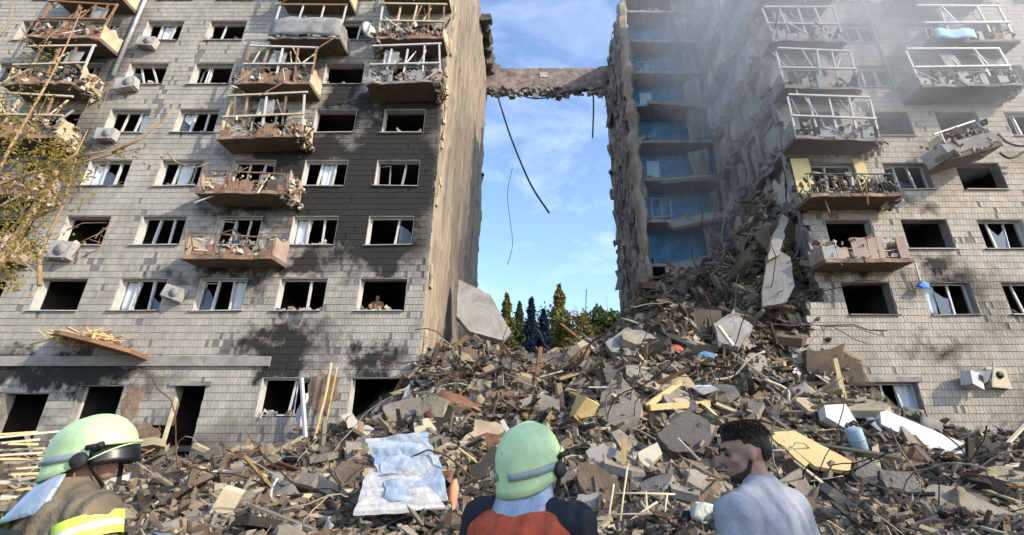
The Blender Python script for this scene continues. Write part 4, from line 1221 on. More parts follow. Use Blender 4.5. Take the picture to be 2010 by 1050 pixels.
def stick(name, a, b, Y0, Y1, w, h, mat, label, cat, group=None):
    ha, hb_ = hit(*a), hit(*b)
    if ha is not None: Y0 = min(Y0, ha.y - .05)
    if hb_ is not None: Y1 = min(Y1, hb_.y - .05)
    p, q = at(*a, Y0), at(*b, Y1)
    c = (p + q) / 2
    return tag(MB().bar(p - c, q - c, w, h).build(name, mat, None, c), label, cat, group)

def dist(px, py):
    p = hit(px, py)
    return p.y if p else 15.0

M['dark_slab'] = pmat('smoked_concrete', [(0.07, 0.062, 0.055), (0.14, 0.125, 0.11)], 2, .95, .8, dirt=.6, bscale=9)
M['slab_c'] = pmat('slab_concrete', [(0.21, 0.203, 0.188), (0.30, 0.29, 0.268)], 1.6, .92, .8, dirt=.7, dirtcol=(.13, .115, .10), bscale=7)
M['wood_y'] = pmat('yellow_wood', [(0.44, 0.33, 0.15), (0.58, 0.46, 0.24)], 2.5, .85, .3, dirt=.35, dirtcol=(.25, .18, .09), stretch=(3, 1, 3))
M['board'] = pmat('pale_board', [(0.42, 0.37, 0.28), (0.55, 0.49, 0.38)], 2.5, .85, .3, dirt=.45, dirtcol=(.25, .2, .14), stretch=(1, 2, 3))
M['white'] = pmat('white_enamel', [(0.46, 0.46, 0.46), (0.58, 0.575, 0.56)], 1.5, .55, .2, dirt=.5, dirtcol=(.4, .37, .33))
M['lilac'] = pmat('lilac_white_panel', [(0.40, 0.39, 0.43), (0.50, 0.49, 0.52)], 3, .6, .2, dirt=.3, dirtcol=(.38, .36, .36))
M['foam'] = pmat('yellow_foam', [(0.42, 0.30, 0.11), (0.54, 0.42, 0.19)], 2, .95, .7, dirt=.4, dirtcol=(.3, .2, .1))
M['red'] = pmat('dull_red', [(0.30, 0.07, 0.05), (0.42, 0.12, 0.08)], 2, .8, .3, dirt=.4)
M['orange'] = pmat('orange_plastic', [(0.62, 0.22, 0.11), (0.72, 0.31, 0.18)], 2, .6, .2, dirt=.25, dirtcol=(.3, .15, .1))
M['mint'] = pmat('pale_mint_bag', [(0.34, 0.37, 0.32), (0.46, 0.49, 0.43)], 2, .75, .4, dirt=.45, dirtcol=(.3, .3, .24))
M['tick'] = pmat('soiled_white_ticking', [(0.30, 0.30, 0.31), (0.46, 0.46, 0.46), (0.55, 0.55, 0.54)], 2.2, .85, .5, dirt=.6, dirtcol=(.28, .25, .21), bscale=12)
M['ac'] = pmat('grimy_casing', [(0.33, 0.325, 0.31), (0.46, 0.45, 0.43)], 3, .6, .2, dirt=.75, dirtcol=(.14, .125, .11))
M['bluefab'] = pmat('blue_white_ticking', [(0.17, 0.23, 0.32), (0.26, 0.33, 0.42), (0.38, 0.41, 0.44)], 2.6, .85, .5, dirt=.55, dirtcol=(.40, .36, .30), bscale=9)

o_ = poly_slab('leaning_slab', [(900, 548), (962, 578), (1004, 652), (988, 668), (922, 650), (896, 620)], 20.2, .28, M['slab_c'], 'big pale concrete slab leaning against the foot of the left gable', 'slab', grad=.5, yaw=.25, rough=.3)
poly_slab('flat_slab', [(1188, 672), (1225, 645), (1262, 648), (1318, 678), (1322, 690), (1250, 700), (1200, 690)], 17.6, .25, M['concrete'], 'broad grey slab lying on the dark heap in the middle of the gap', 'slab', grad=1.2, rough=.6, clear=True)
poly_slab('upright_slab', [(1507, 505), (1530, 492), (1552, 505), (1560, 560), (1545, 592), (1497, 602), (1496, 570)], 17.0, .25, M['slab_c'], 'tall pale slab standing upright at the broken edge of the right wing', 'slab', grad=.2, yaw=-.2, rough=.45)
poly_slab('column_stump', [(1535, 420), (1548, 428), (1530, 500), (1508, 510), (1516, 470)], 17.2, .3, M['slab_c'], 'narrow broken column standing just above the tall upright slab', 'column', grad=.25)
poly_slab('grey_plate', [(1400, 635), (1440, 610), (1478, 640), (1450, 680), (1410, 670)], 16.2, .2, M['concrete'], 'dark grey tilted plate on the heap left of the right wing', 'slab', grad=.9)
poly_slab('grey_plate', [(1150, 885), (1185, 868), (1240, 905), (1200, 935), (1165, 925)], 10.4, .15, M['slab_c'], 'grey concrete plate right of the middle green helmet', 'slab', grad=.6)
poly_slab('dusty_plate', [(1135, 970), (1178, 968), (1180, 1035), (1130, 1045)], 9.0, .12, M['concrete'], 'upright grey slab beside the red jacket', 'slab', grad=.35)
poly_slab('charred_plate', [(1290, 850), (1350, 800), (1410, 840), (1380, 890), (1320, 885)], 10.6, .2, M['dark_slab'], 'charred dark plate tilted left of the man in the grey shirt', 'slab', grad=.7)
poly_slab('dark_beam', [(980, 705), (1090, 690), (1160, 705), (1150, 735), (1010, 745)], 15.8, .3, M['dark_slab'], 'blackened slab across the upper heap below the leaning slab', 'slab', grad=.9)
poly_slab('dark_plate', [(1180, 715), (1300, 720), (1320, 755), (1190, 750)], 15.0, .25, M['dark_slab'], 'blackened plate below the broad grey slab', 'slab', grad=1.0)
poly_slab('pale_slab', [(1215, 905), (1290, 868), (1300, 890), (1225, 965), (1195, 970)], 10.0, .14, M['board'], 'long pale slanting board right of the grey concrete plate', 'board', grad=.7, rough=.2)
# white curled piece and pale scraps by the left wing
poly_slab('white_scrap', [(668, 815), (690, 808), (705, 830), (760, 850), (735, 862), (690, 850)], 13.4, .1, M['board'], 'curled cream scrap below the ground floor window next to the gable', 'scrap', grad=.5)
poly_slab('cream_lump', [(812, 830), (840, 820), (856, 840), (840, 860), (815, 852)], 12.6, .2, M['cream'], 'cream lump above the blue and white mattress', 'rubble', grad=.4)
# yellow timbers forming a V, with a white bundle
stick('timber_beam', (1268, 798), (1335, 750), 12.6, 13.2, .10, .14, M['wood_y'], 'pale yellow beam rising to the right, left arm of the V', 'timber')
stick('timber_beam', (1275, 800), (1392, 792), 12.5, 12.9, .13, .16, M['wood_y'], 'yellow beam lying level below the white bundle', 'timber')
stick('timber_beam', (1385, 800), (1425, 838), 12.6, 12.2, .10, .12, M['board'], 'short pale beam falling right beside the level yellow beam', 'timber')
tag(mesh_obj('white_bundle', lump_mesh(0), M['white']), 'white bundle caught between the yellow beams', 'bundle')
bpy.data.objects['white_bundle'].location = at(1380, 765, 13.0); bpy.data.objects['white_bundle'].scale = (.95, .6, .5)
wb2 = tag(mesh_obj('pale_bundle', lump_mesh(1), M['lightblue']), 'pale blue bundle high on the heap near the red rag', 'bundle'); wb2.location = at(1390, 700, 15.0); wb2.scale = (.65, .5, .6)
rr_ = tag(mesh_obj('red_rag', sheet_mesh(3), M['red']), 'dull red rag on the heap right of the broad grey slab', 'rag'); rr_.location = at(1345, 692, 15.6); rr_.scale = (1.0, .8, 1.2); rr_.rotation_euler = (.7, .3, .4)
# foam block
fb = MB(); fb.box((0, 0, 0), (.55, .35, .6), (0.3, .5, .3), .14)
tag(fb.build('foam_block', M['foam'], None, at(1148, 805, 12.4)), 'yellow brown foam block in the middle of the slope', 'block')
# long sticks in the slope
for a, b, Y0, Y1, w, mt, lab in (((1155, 760), (1278, 762), 13.4, 13.6, .07, 'board', 'long pale stick lying level in the middle of the slope'),
                              ((1060, 740), (1105, 728), 14.6, 14.6, .08, 'board', 'short pale stick on the black slab'),
                              ((1330, 860), (1375, 905), 9.8, 9.6, .06, 'board', 'pale stick slanting on the charred plate'),
                              ((1410, 640), (1440, 680), 14.8, 14.4, .14, 'board', 'thick broken board below the dark tilted plate'),
                              ((1435, 690), (1530, 760), 14.2, 13.8, .07, 'cream', 'long cream lath slanting down towards the ground floor door'),
                              ((1480, 735), (1560, 800), 13.6, 13.2, .05, 'board', 'thin lath slanting beside the ground floor door'),
                              ((1640, 705), (1662, 800), 16.6, 16.4, .13, 'wood_y', 'pale yellow post leaning on the wall left of the ground floor window'),
                              ((1735, 905), (1790, 955), 10.8, 10.4, .07, 'board', 'pale stick slanting below the lilac panel'),
                              ((1718, 870), (1722, 935), 11.4, 11.3, .12, 'board', 'short upright cream post right of the blue drum'),
                              ((1950, 900), (2030, 815), 14.0, 14.4, .08, 'board', 'long pale pole leaning at the right edge'),
                              ((1925, 955), (1995, 912), 12.6, 12.9, .17, 'cream', 'thick squared timber at the right edge'),
                              ((1900, 900), (1965, 1010), 11.4, 10.6, .09, 'board', 'pale lath slanting to the lower right corner'),
                              ((1560, 905), (1680, 1000), 9.6, 9.4, .06, 'board', 'thin lath behind the grey shirt'),
                              ((430, 955), (690, 930), 10.8, 11.2, .20, 'board', 'long broad pale board lying behind the left firefighter'),
                              ((420, 925), (545, 925), 11.8, 11.9, .10, 'white', 'short white board lying in front of the left wing'),
                              ((520, 985), (700, 965), 10.2, 10.3, .24, 'cream', 'cream plank lying left of the mattress'),
                              ((690, 930), (740, 870), 11.4, 11.6, .08, 'frame_wood', 'dark stick slanting beside the mattress'),
                              ((985, 825), (1000, 850), 9.0, 9.0, .13, 'white', 'white stub sticking up behind the middle helmet'),
                              ((900, 880), (965, 930), 10.4, 10.0, .06, 'wood_y', 'yellow lath between mattress and middle helmet'),
                              ((600, 1010), (760, 1030), 8.8, 8.9, .07, 'board', 'pale lath in front of the mattress')):
    nm_ = 'lath' if w < .085 else 'board'
    stick(nm_, a, b, Y0, Y1, w, w * .55, M[mt], lab, 'timber')
# straw-coloured heap of boards at the left edge
BL = []
for i in range(16):
    a = (U(-40, 20), 850 + i * 9 + U(-8, 8)); b = (U(70, 135), 840 + i * 10 + U(-14, 8))
    BL.append(a[1]); stick('board', a, b, 7.2 + U(-.4, .4), 7.6 + U(-.4, .4), U(.06, .13), .03, M['board' if i % 3 else 'wood_y'], ('pale' if i % 3 else 'yellow') + ' board in the jumble left of the left firefighter, ' + (ORD[i] if i < 12 else ['thirteenth', 'fourteenth', 'fifteenth', 'sixteenth'][i - 12]) + ' from top', 'timber', 'boards left of the left firefighter')
# yellow boards by the man, white box, blue drum, lilac panel
poly_slab('yellow_board', [(1518, 848), (1560, 845), (1672, 905), (1668, 925), (1600, 915)], 9.6, .1, M['wood_y'], 'wide yellow board slanting right of the man in the grey shirt', 'board', grad=.8, rough=.2, clear=True)
poly_slab('yellow_board', [(1512, 856), (1524, 852), (1590, 910), (1580, 915)], 9.3, .06, M['wood_y'], 'narrow yellow board under the wide yellow one', 'board', grad=.6, rough=.2)
poly_slab('white_box', [(1618, 795), (1660, 793), (1688, 838), (1675, 850), (1622, 818)], 12.2, .35, M['white'], 'small white box left of the long lilac panel', 'box', grad=.4, rough=.1, clear=True)
poly_slab('lilac_panel', [(1728, 808), (1742, 806), (1905, 875), (1912, 888), (1850, 892), (1730, 832)], 12.4, .28, M['lilac'], 'long lilac white panel sloping down before the right wing', 'panel', grad=.55, rough=.12, clear=True)
dr = MB().tube([(0, 0, -.35), (0, 0, -.34), (.0, 0, .34), (0, 0, .35)], [.16, .17, .17, .16], 14)
for z in (-.15, .1): dr.tube([(0, 0, z), (0, 0, z + .03)], .18, 14)
d_ = tag(dr.build('metal_drum', pmat('blue_drum', [(0.20, 0.31, 0.38), (0.30, 0.42, 0.48)], 2, .5, .2, dirt=.4), None, at(1685, 872, 11.2)), 'dented light blue drum below the white box', 'drum'); d_.rotation_euler = (.2, -.25, 0)
# mattress: two folded blue covers over a dirty white base
mt_ = empty('mattress', at(790, 1000, 8.3))
tag(mt_, 'crumpled blue and white mattress lying tilted on the rubble', 'mattress')
def fold_sheet(c0, c1, c2, c3, ni, nj, amp, fr, seed):
    """four pixel corners (upper left, upper right, lower right, lower left) -> creased sheet"""
    P_ = [at(px, py, Y) - at(790, 1000, 8.3) for px, py, Y in (c0, c1, c2, c3)]
    g_ = []
    for i in range(ni + 1):
        row = []
        for j in range(nj + 1):
            u, v_ = j / nj, i / ni
            p_ = (P_[0] * (1 - u) + P_[1] * u) * (1 - v_) + (P_[3] * (1 - u) + P_[2] * u) * v_
            tri = abs(((v_ * fr + .35 * math.sin(3 * u + seed) + .3 * noise.noise((u * 3, v_ * 2, seed))) % 1) - .5) * 2
            w_ = amp * (tri - .5) + amp * .6 * noise.noise((u * 3, v_ * 4, seed + 3)) + amp * .2 * noise.noise((u * 11, v_ * 11, seed))
            e_ = .05 * noise.noise((u * 6, v_ * 6, seed + 9))
            row.append(p_ + Vector((e_, -w_, w_ * .7)))
        g_.append(row)
    return MB().sheet(g_, .03, False)
fold_sheet((718, 862, 9.0), (838, 850, 9.1), (862, 925, 8.7), (745, 935, 8.6), 24, 24, .055, 2.4, 1.0).build('blue_cover', M['bluefab'], mt_)
fold_sheet((745, 905, 8.75), (862, 895, 8.8), (880, 985, 8.4), (760, 985, 8.35), 22, 22, .05, 1.7, 4.0).build('blue_cover', M['bluefab'], mt_)
fold_sheet((722, 925, 8.7), (800, 905, 8.75), (880, 1000, 8.3), (694, 1012, 8.25), 20, 24, .035, 5.0, 7.0).build('white_base', M['tick'], mt_)
# orange canister
oc = MB().tube([(0, 0, -.24), (0, 0, -.22), (0, 0, .16), (0, 0, .22), (0, 0, .27)], [.07, .085, .085, .05, .035], 12)
c_ = tag(oc.build('canister', M['orange'], None, at(888, 975, 8.7)), 'small orange canister right of the mattress', 'canister'); c_.rotation_euler = (.1, .12, 0)
# bag
bg_ = mesh_obj('plastic_bag', lump_mesh(5), M['mint']); bg_.location = at(1358, 1000, 7.6); bg_.scale = (.95, .65, .95)
sm = bg_.modifiers.new('sub', 'SUBSURF'); sm.levels = 4; sm.render_levels = 4
tx_ = bpy.data.textures.new('bag_creases', 'CLOUDS'); tx_.noise_scale = .22; tx_.noise_depth = 3
dm_ = bg_.modifiers.new('creases', 'DISPLACE'); dm_.texture = tx_; dm_.strength = .17
tag(bg_, 'pale mint plastic bag standing left of the man in the grey shirt', 'bag')
# bed-frame lattice
la = empty('bed_frame', at(1255, 975, 7.8))
tag(la, 'bent cream metal bed frame with bars, standing in the rubble', 'bed frame')
def lp(px, py): return at(px, py, 7.8 + (py - 975) * -.003) - at(1255, 975, 7.8)
for a, b in (((1200, 968), (1325, 970)), ((1190, 1010), (1310, 1012)), ((1180, 1042), (1300, 1035)), ((1205, 950), (1190, 1050)), ((1232, 915), (1215, 1045)), ((1268, 965), (1272, 1020)), ((1290, 985), (1215, 1038)), ((1258, 985), (1290, 1028)), ((1310, 968), (1304, 1025))):
    MB().tube([lp(*a), (lp(*a) + lp(*b)) / 2 + Vector((U(-.01, .01), 0, U(-.015, .015))), lp(*b)], .016, 6).build('bar', M['cream'], la)
# curved white hose and yellow block
def hose(name, pxs, Y, r, mat, label, cat, dY=0.0):
    pts = [at(px, py, Y + dY * i) for i, (px, py) in enumerate(pxs)]
    dense = []
    for i in range(len(pts) - 1):
        p0, p1, p2, p3 = pts[max(i - 1, 0)], pts[i], pts[i + 1], pts[min(i + 2, len(pts) - 1)]
        for t in (0, .25, .5, .75):
            dense.append(.5 * ((2 * p1) + (p2 - p0) * t + (2 * p0 - 5 * p1 + 4 * p2 - p3) * t * t + (3 * p1 - 3 * p2 + p3 - p0) * t ** 3))
    dense.append(pts[-1])
    c = dense[0].copy()
    return tag(MB().tube([p - c for p in dense], r, 7).build(name, mat, None, c), label, cat)
hose('white_hose', [(545, 938), (532, 965), (536, 1000), (560, 1030), (610, 1055)], 9.0, .025, M['white'], 'white hose curving down in front of the long pale board', 'hose')
hose('branch', [(1500, 690), (1470, 705), (1440, 738), (1400, 745), (1360, 748)], 14.2, .035, M['board'], 'long pale branch arching over the slope below the right wing', 'branch')
hose('branch', [(1500, 745), (1545, 765), (1550, 790), (1590, 800)], 13.6, .045, M['board'], 'pale hooked branch right of the arching one', 'branch')
hose('branch', [(1245, 760), (1250, 735), (1258, 712)], 13.8, .03, M['board'], 'forked pale twig upright on the level stick', 'branch')
hose('dangling_strip', [(650, 712), (640, 770), (625, 830), (612, 885)], 16.9, .05, M['wood_y'], 'yellow strip dangling down the wall between the ground floor windows', 'strip')
hose('dangling_strip', [(662, 720), (650, 780), (640, 830)], 16.95, .03, M['foam'], 'thin ochre strip beside the dangling yellow one', 'strip')
tag(MB().box((0, 0, 0), (.3, .25, .4), (.2, .35, .4), .06).build('yellow_block', M['cream'], None, at(447, 985, 8.6)), 'cream yellow block right of the left firefighter', 'block')
tag(MB().tube([(0, -.2, 0), (0, .2, 0)], .17, 14).build('clay_pipe', M['red'], None, at(547, 898, 13.8)), 'rust brown pipe end lying before the left wing', 'pipe')
# torn curtain and white post in the ground floor window
gr = [[(.22 * (j / 6 - .5) * (1.2 - .5 * i / 8) + .05 * math.sin(i * .9), .05 * math.sin(j * 2.2 + i), -1.15 * i / 8) for j in range(7)] for i in range(9)]
tag(MB().sheet(gr, .008).build('torn_curtain', M['lilac'], None, at(597, 772, 16.9)), 'torn lilac white curtain hanging out of the ground floor window', 'curtain')
stick('white_post', (592, 742), (600, 868), 16.9, 16.6, .1, .1, M['pvc'], 'bare white post leaning in front of the ground floor window', 'post')

# ------------------------------------------------------------------ things fixed to the walls
def aircon(px, py, label, s=1.0, rot=0.0):
    p = at(px, py, YF - .22)
    a = empty('air_conditioner', p)
    a.rotation_euler = (0, rot, 0)
    MB().box((0, 0, 0), (.8 * s, .32, .55 * s), None, .03).build('casing', M['ac'], a)
    MB().tube([(.12 * s, -.165, 0), (.12 * s, -.18, 0)], .2 * s, 16).build('fan_grille', M['greypanel'], a)
    for k in (-1, 1):
        MB().bar((.3 * k * s, .2, -.3 * s), (.3 * k * s, -.15, -.3 * s), .03).build('bracket', M['zinc'], a)
    return tag(a, label, 'air conditioner', 'air conditioners on the left wing')
aircon(290, 84, 'white air conditioner left of the highest whole window in its column', 1.0, .1)
aircon(250, 166, 'crumpled white air conditioner beside the zinc drainpipe', 1.1, -.2)
aircon(210, 265, 'white air conditioner left of the window above the golden tree', 1.0)
aircon(118, 492, 'white air conditioner hanging behind the golden tree', 1.3, .05)
aircon(342, 575, 'tilted air conditioner between two windows above the cornice', .9, .3)
dsh = empty('satellite_dish', at(727, 58, YF - .5))
rg = [[(.42 * r_ * math.cos(a), .12 * r_ * r_, .42 * r_ * math.sin(a)) for a in np.linspace(0, 2 * math.pi, 16, endpoint=False)] for r_ in (.02, .4, .7, 1.0)]
ds = MB(); ds.rings(rg, True); ds.build('dish', M['white'], dsh); dsh.rotation_euler = (0.25, 0, .9)
MB().bar((0, .0, 0), (0, .5, -.15), .05).build('arm', M['zinc'], dsh)
tag(dsh, 'pale satellite dish on the left wing near the upper corner balcony', 'satellite dish')
p = MB()
tag(MB().tube([(-20.2, YF - .16, 6.0 + 12.1), (-20.2, YF - .16, 30)], .085, 10).build('drainpipe', M['zinc'], None), 'zinc drainpipe on the left wing beside the outer balconies', 'drainpipe')
tag(MB().tube([(16.75, YF - .4, 17.0), (16.8, YF - .2, 30)], .09, 10).build('drainpipe', M['teal'], None), 'dull teal drainpipe on the right wing between the balcony stacks', 'drainpipe')
# light blue cloth over the balcony rail on the right
gr = [[(1.9 * (j / 10 - .5), -.04 * math.sin(j * 1.1) , -.55 * i / 4 + .03 * math.sin(j * .9)) for j in range(11)] for i in range(5)]
tag(MB().sheet(gr, .02).build('blue_awning', M['lightblue'], None, at(1872, 57, YF - 1.25)), 'light blue awning strip over the upper right balcony', 'awning')
# blue bag caught on the wall, grey cabinet torn loose
bb = mesh_obj('blue_bag', lump_mesh(3), pmat('bright_blue', [(0.03, 0.14, 0.50), (0.06, 0.22, 0.62)], 2, .6, .3)); bb.location = at(1811, 560, YF - .25); bb.scale = (.55, .4, .6)
tag(bb, 'bright blue bag caught on the wall left of a dark window of the right wing', 'bag')
stick('white_lath', (1796, 515), (1806, 550), YF - .25, YF - .2, .06, .05, M['pvc'], 'white lath above the bright blue bag', 'lath')

# torn-off balcony box hanging askew on the right wing, with cables
bx_ = empty('hanging_balcony', at(1895, 310, YF - .9))
bx_.rotation_euler = (0, R(-17), 0)
tag(bx_, 'grey balcony box torn loose and hanging tilted on the right wing', 'balcony')
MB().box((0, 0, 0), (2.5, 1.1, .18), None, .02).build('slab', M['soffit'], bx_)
MB().box((0, -.55, .38), (2.45, .06, .5), None, .06).build('front_panel', M['concrete'], bx_)
MB().box((-1.2, 0, .4), (.06, 1.0, .7), None, .03).build('side_panel', M['lilac'], bx_)
MB().box((1.2, 0, .45), (.06, 1.0, .8), None, .03).build('side_panel', M['lightblue'], bx_)
for k in range(5):
    MB().bar((-1.0 + k * .5, -.5, .7), (-.9 + k * .5 + U(-.2, .2), -.4, 1.25), .06, .06).build('post', M['black' if k % 2 else 'pvc'], bx_)
MB().bar((-1.1, -.42, 1.25), (1.0, -.42, 1.35), .07, .07).build('rail', M['pvc'], bx_)
o = mesh_obj('scrap', clutter(110, (-1.2, 1.25, -.6, .4, .05, 1.15), .06, .42), M['debris'], bx_); o['kind'] = 'stuff'
hose('sagging_cable', [(1958, 262), (1975, 278), (2000, 286), (2040, 286)], YF - .6, .05, M['black'], 'upper black cable sagging right of the hanging balcony box', 'cable')
hose('sagging_cable', [(1962, 300), (1980, 310), (1996, 306), (2015, 296), (2040, 298)], YF - .6, .05, M['black'], 'lower black cable looped right of the hanging balcony box', 'cable')
# grey twisted cabinet low on the right wing
cb = empty('twisted_cabinet', at(1930, 745, YF - .35))
tag(cb, 'twisted grey metal cabinet torn out of the wall low on the right wing', 'cabinet')
MB().box((-.45, 0, 0), (.6, .35, .5), (.1, .25, .3), .12).build('casing', M['lilac'], cb)
MB().box((.1, .05, .12), (.6, .3, .35), (.3, -.4, .2), .15).build('door', M['greypanel'], cb)
MB().box((.7, .2, .05), (.8, .2, .7), (.0, .1, .1), .1).build('backplate', M['cream'], cb)
MB().tube([(.75, .06, .18), (.75, .1, .18)], .13, 12).build('socket', M['black'], cb)
MB().bar((.2, -.05, -.2), (.5, -.1, .6), .06, .05).build('strut', M['pvc'], cb)
# ------------------------------------------------------------------ people
def capsule(m, a, b, r0, r1, n=12, flat=(1, 1)):
    """tapered limb with rounded ends"""
    a, b = Vector(a), Vector(b)
    x, y, z = frame_of(b - a)
    L = (b - a).length
    rings = []
    prof = [(-r0 * .95, .25), (-r0 * .7, .7), (0, 1.0)]
    for t, k in prof: rings.append((a + z * t, r0 * k))
    for i in range(1, 5): rings.append((a + z * L * i / 5, r0 + (r1 - r0) * i / 5))
    for t, k in ((0, 1.0), (r1 * .7, .7), (r1 * .95, .25)): rings.append((b + z * t, r1 * k))
    m.rings([[c + (x * math.cos(2 * math.pi * j / n) * flat[0] + y * math.sin(2 * math.pi * j / n) * flat[1]) * r for j in range(n)] for c, r in rings])

def ball(m, c, r, n=14, rot=None):
    c = Vector(c)
    q = Euler(rot).to_matrix() if rot else Matrix.Identity(3)
    rings = []
    for i in range(1, 10):
        ph = math.pi * i / 10
        rings.append([c + q @ Vector((r[0] * math.sin(ph) * math.cos(2 * math.pi * j / n), r[1] * math.sin(ph) * math.sin(2 * math.pi * j / n), -r[2] * math.cos(ph))) for j in range(n)])
    m.rings(rings)

def grow(m, name, mat, parent, voxel=.014, smooth=6):
    o = m.build(name, mat, parent)
    rm = o.modifiers.new('remesh', 'REMESH'); rm.mode = 'VOXEL'; rm.voxel_size = voxel; rm.use_smooth_shade = True
    s = o.modifiers.new('smooth', 'SMOOTH'); s.factor = .5; s.iterations = smooth
    if name in ('jacket', 't_shirt', 'vest', 'trousers', 'shirt'):
        tx = bpy.data.textures.new(name, 'CLOUDS'); tx.noise_scale = .11 if name != 'vest' else .16; tx.noise_depth = 2
        d = o.modifiers.new('folds', 'DISPLACE'); d.texture = tx; d.strength = .022 if name in ('jacket', 'vest') else .018; d.mid_level = .5
    return o

def loft(m, secs, n=20):
    """torso sections (z, cx, cy, rx, ry)"""
    m.rings([[(cx + rx * math.copysign(abs(math.cos(a)) ** .85, math.cos(a)), cy + ry * math.copysign(abs(math.sin(a)) ** .85, math.sin(a)), z) for a in [2 * math.pi * j / n for j in range(n)]] for z, cx, cy, rx, ry in secs])

def hand(m, w, d, side):
    """relaxed hand: palm, four unequal curled fingers, thumb; w = wrist, d = pointing direction, local y = forward"""
    w = Vector(w)
    ball(m, w + Vector((0, .005, -.05)), (.018, .042, .055))
    for k, (oy, L) in enumerate(((.033, .075), (.011, .085), (-.011, .08), (-.031, .062))):
        a = w + Vector((0, oy + .004, -.095)); b = a + Vector((-side * .012, 0, -L * .5)); c = b + Vector((-side * .028, 0, -L * .42))
        capsule(m, a, b, .0095, .009, 8); capsule(m, b, c, .009, .0075, 8)
    a = w + Vector((-side * .008, .04, -.035)); b = a + Vector((-side * .01, .028, -.035)); c = b + Vector((-side * .01, .008, -.03))
    capsule(m, a, b, .012, .0105, 8); capsule(m, b, c, .0105, .009, 8)

SKIN = pmat('skin', [(0.27, 0.145, 0.10), (0.35, 0.20, 0.145)], 5, .55, .15, bscale=60, sub=.12, spec=.35)
HAIR = pmat('dark_hair', [(0.010, 0.008, 0.007), (0.03, 0.023, 0.018)], 20, .6, .9, stretch=(1, 1, .4), bscale=90)

def body(name, loc, rz, Ht, headyaw, headpitch, label, arms, build=1.0):
    """one continuous skin body (local +Y = forward); returns the body and the head matrix"""
    m = MB()
    k = Ht / 1.78
    sh = .19 * build
    loft(m, [(.92 * k, 0, 0, .15, .11), (1.05 * k, 0, 0, .14, .10), (1.25 * k, 0, -.01, .16, .11), (1.40 * k, 0, -.015, .16, .10), (1.47 * k, 0, -.02, .10, .07)])
    capsule(m, (0, -.02, 1.44 * k), (0, .012, 1.56 * k), .062, .058)
    for s in (-1, 1):
        capsule(m, (s * .09, 0, .92 * k), (s * .11, .015, .50 * k), .085, .058)
        capsule(m, (s * .11, .015, .50 * k), (s * .115, -.015, .10 * k), .055, .038)
        capsule(m, (s * .115, -.02, .045), (s * .13, .15, .035), .04, .032)
        el, wr = arms[0 if s < 0 else 1]
        S = Vector((s * sh, -.015, 1.405 * k)); E = Vector(el); W_ = Vector(wr)
        capsule(m, S, E, .052, .042); capsule(m, E, W_, .040, .028)
        hand(m, W_, None, s)
    HM = Matrix.Translation((0, .03, 1.625 * k)) @ Euler((headpitch, 0, headyaw)).to_matrix().to_4x4()
    def hp(p): return HM @ Vector(p)
    hq = Euler((headpitch, 0, headyaw))
    def hb(p, r): ball(m, hp(p), r, 14, hq)
    hb((0, -.012, .028), (.077, .096, .092)); hb((0, .03, -.035), (.060, .062, .078)); hb((0, .052, -.085), (.038, .034, .03))
    hb((0, .098, -.012), (.013, .022, .024)); hb((0, .108, -.024), (.016, .015, .012)); hb((0, .078, .028), (.05, .022, .016))
    hb((0, .088, -.058), (.024, .012, .007)); hb((0, .086, -.070), (.02, .012, .007))
    for s in (-1, 1):
        hb((s * .079, -.006, -.008), (.007, .017, .027)); hb((s * .076, .0, -.026), (.007, .010, .012))
        hb((s * .045, .062, -.022), (.022, .022, .02))
    o = grow(m, name, SKIN, None, .0085, 5)
    o.location = loc; o.rotation_euler = (0, 0, rz)
    tag(o, label, 'person')
    eyes = M['black']
    for s in (-1, 1):
        e = MB(); ball(e, hp((s * .031, .086, .004)), (.013, .007, .008), 10, hq); e.build('eye', eyes, o)
        e = MB(); capsule(e, hp((s * .018, .098, .026)), hp((s * .048, .088, .03)), .0055, .0045, 6); e.build('eyebrow', HAIR, o)
    return o, HM, k

def trousers(o, k, mat, boots):
    m = MB()
    loft(m, [(.80 * k, 0, 0, .17, .125), (.95 * k, 0, 0, .168, .13), (1.03 * k, 0, 0, .158, .12)])
    for s in (-1, 1):
        capsule(m, (s * .092, 0, .90 * k), (s * .11, .015, .50 * k), .105, .085); capsule(m, (s * .11, .015, .50 * k), (s * .115, -.01, .14 * k), .085, .078)
    grow(m, 'trousers', mat, o, .014)
    for s in (-1, 1):
        b = MB(); capsule(b, (s * .115, -.03, .065), (s * .135, .16, .05), .06, .048); capsule(b, (s * .115, -.02, .07), (s * .115, -.012, .26), .058, .065)
        grow(b, 'boot', boots, o, .012)

def top(o, k, mat, arms, sleeve, name, bulk, build=1.0, collar=True):
    m = MB()
    sh = .19 * build
    B = bulk
    loft(m, [(.84 * k, 0, 0, .175 + B, .13 + B), (.98 * k, 0, 0, .165 + B, .125 + B), (1.15 * k, 0, -.005, .168 + B, .125 + B), (1.30 * k, 0, -.012, (.185 + B) * build, .13 + B), (1.39 * k, 0, -.016, (.165 + B) * build, .108 + B), (1.45 * k, 0, -.02, .115 + B, .085 + B * .7), (1.495 * k, 0, -.018, .072, .068), (1.53 * k, 0, -.012, .066, .064)])
    for s in (-1, 1): capsule(m, (s * .03, -.025, 1.475 * k), (s * sh * .95, -.02, 1.40 * k), .068, .062)
    for s in (-1, 1):
        el, wr = arms[0 if s < 0 else 1]
        S = Vector((s * sh, -.015, 1.395 * k)); E = Vector(el); W_ = Vector(wr)
        ball(m, S, (.078 + B, .08 + B, .075 + B * .6))
        if sleeve == 'short':
            capsule(m, S, S.lerp(E, .78), .075 + B, .066 + B)
        else:
            capsule(m, S, E, .072 + B, .058 + B); capsule(m, E, E.lerp(W_, .95), .058 + B, .044 + B)
    return grow(m, name, mat, o, .013, 5)

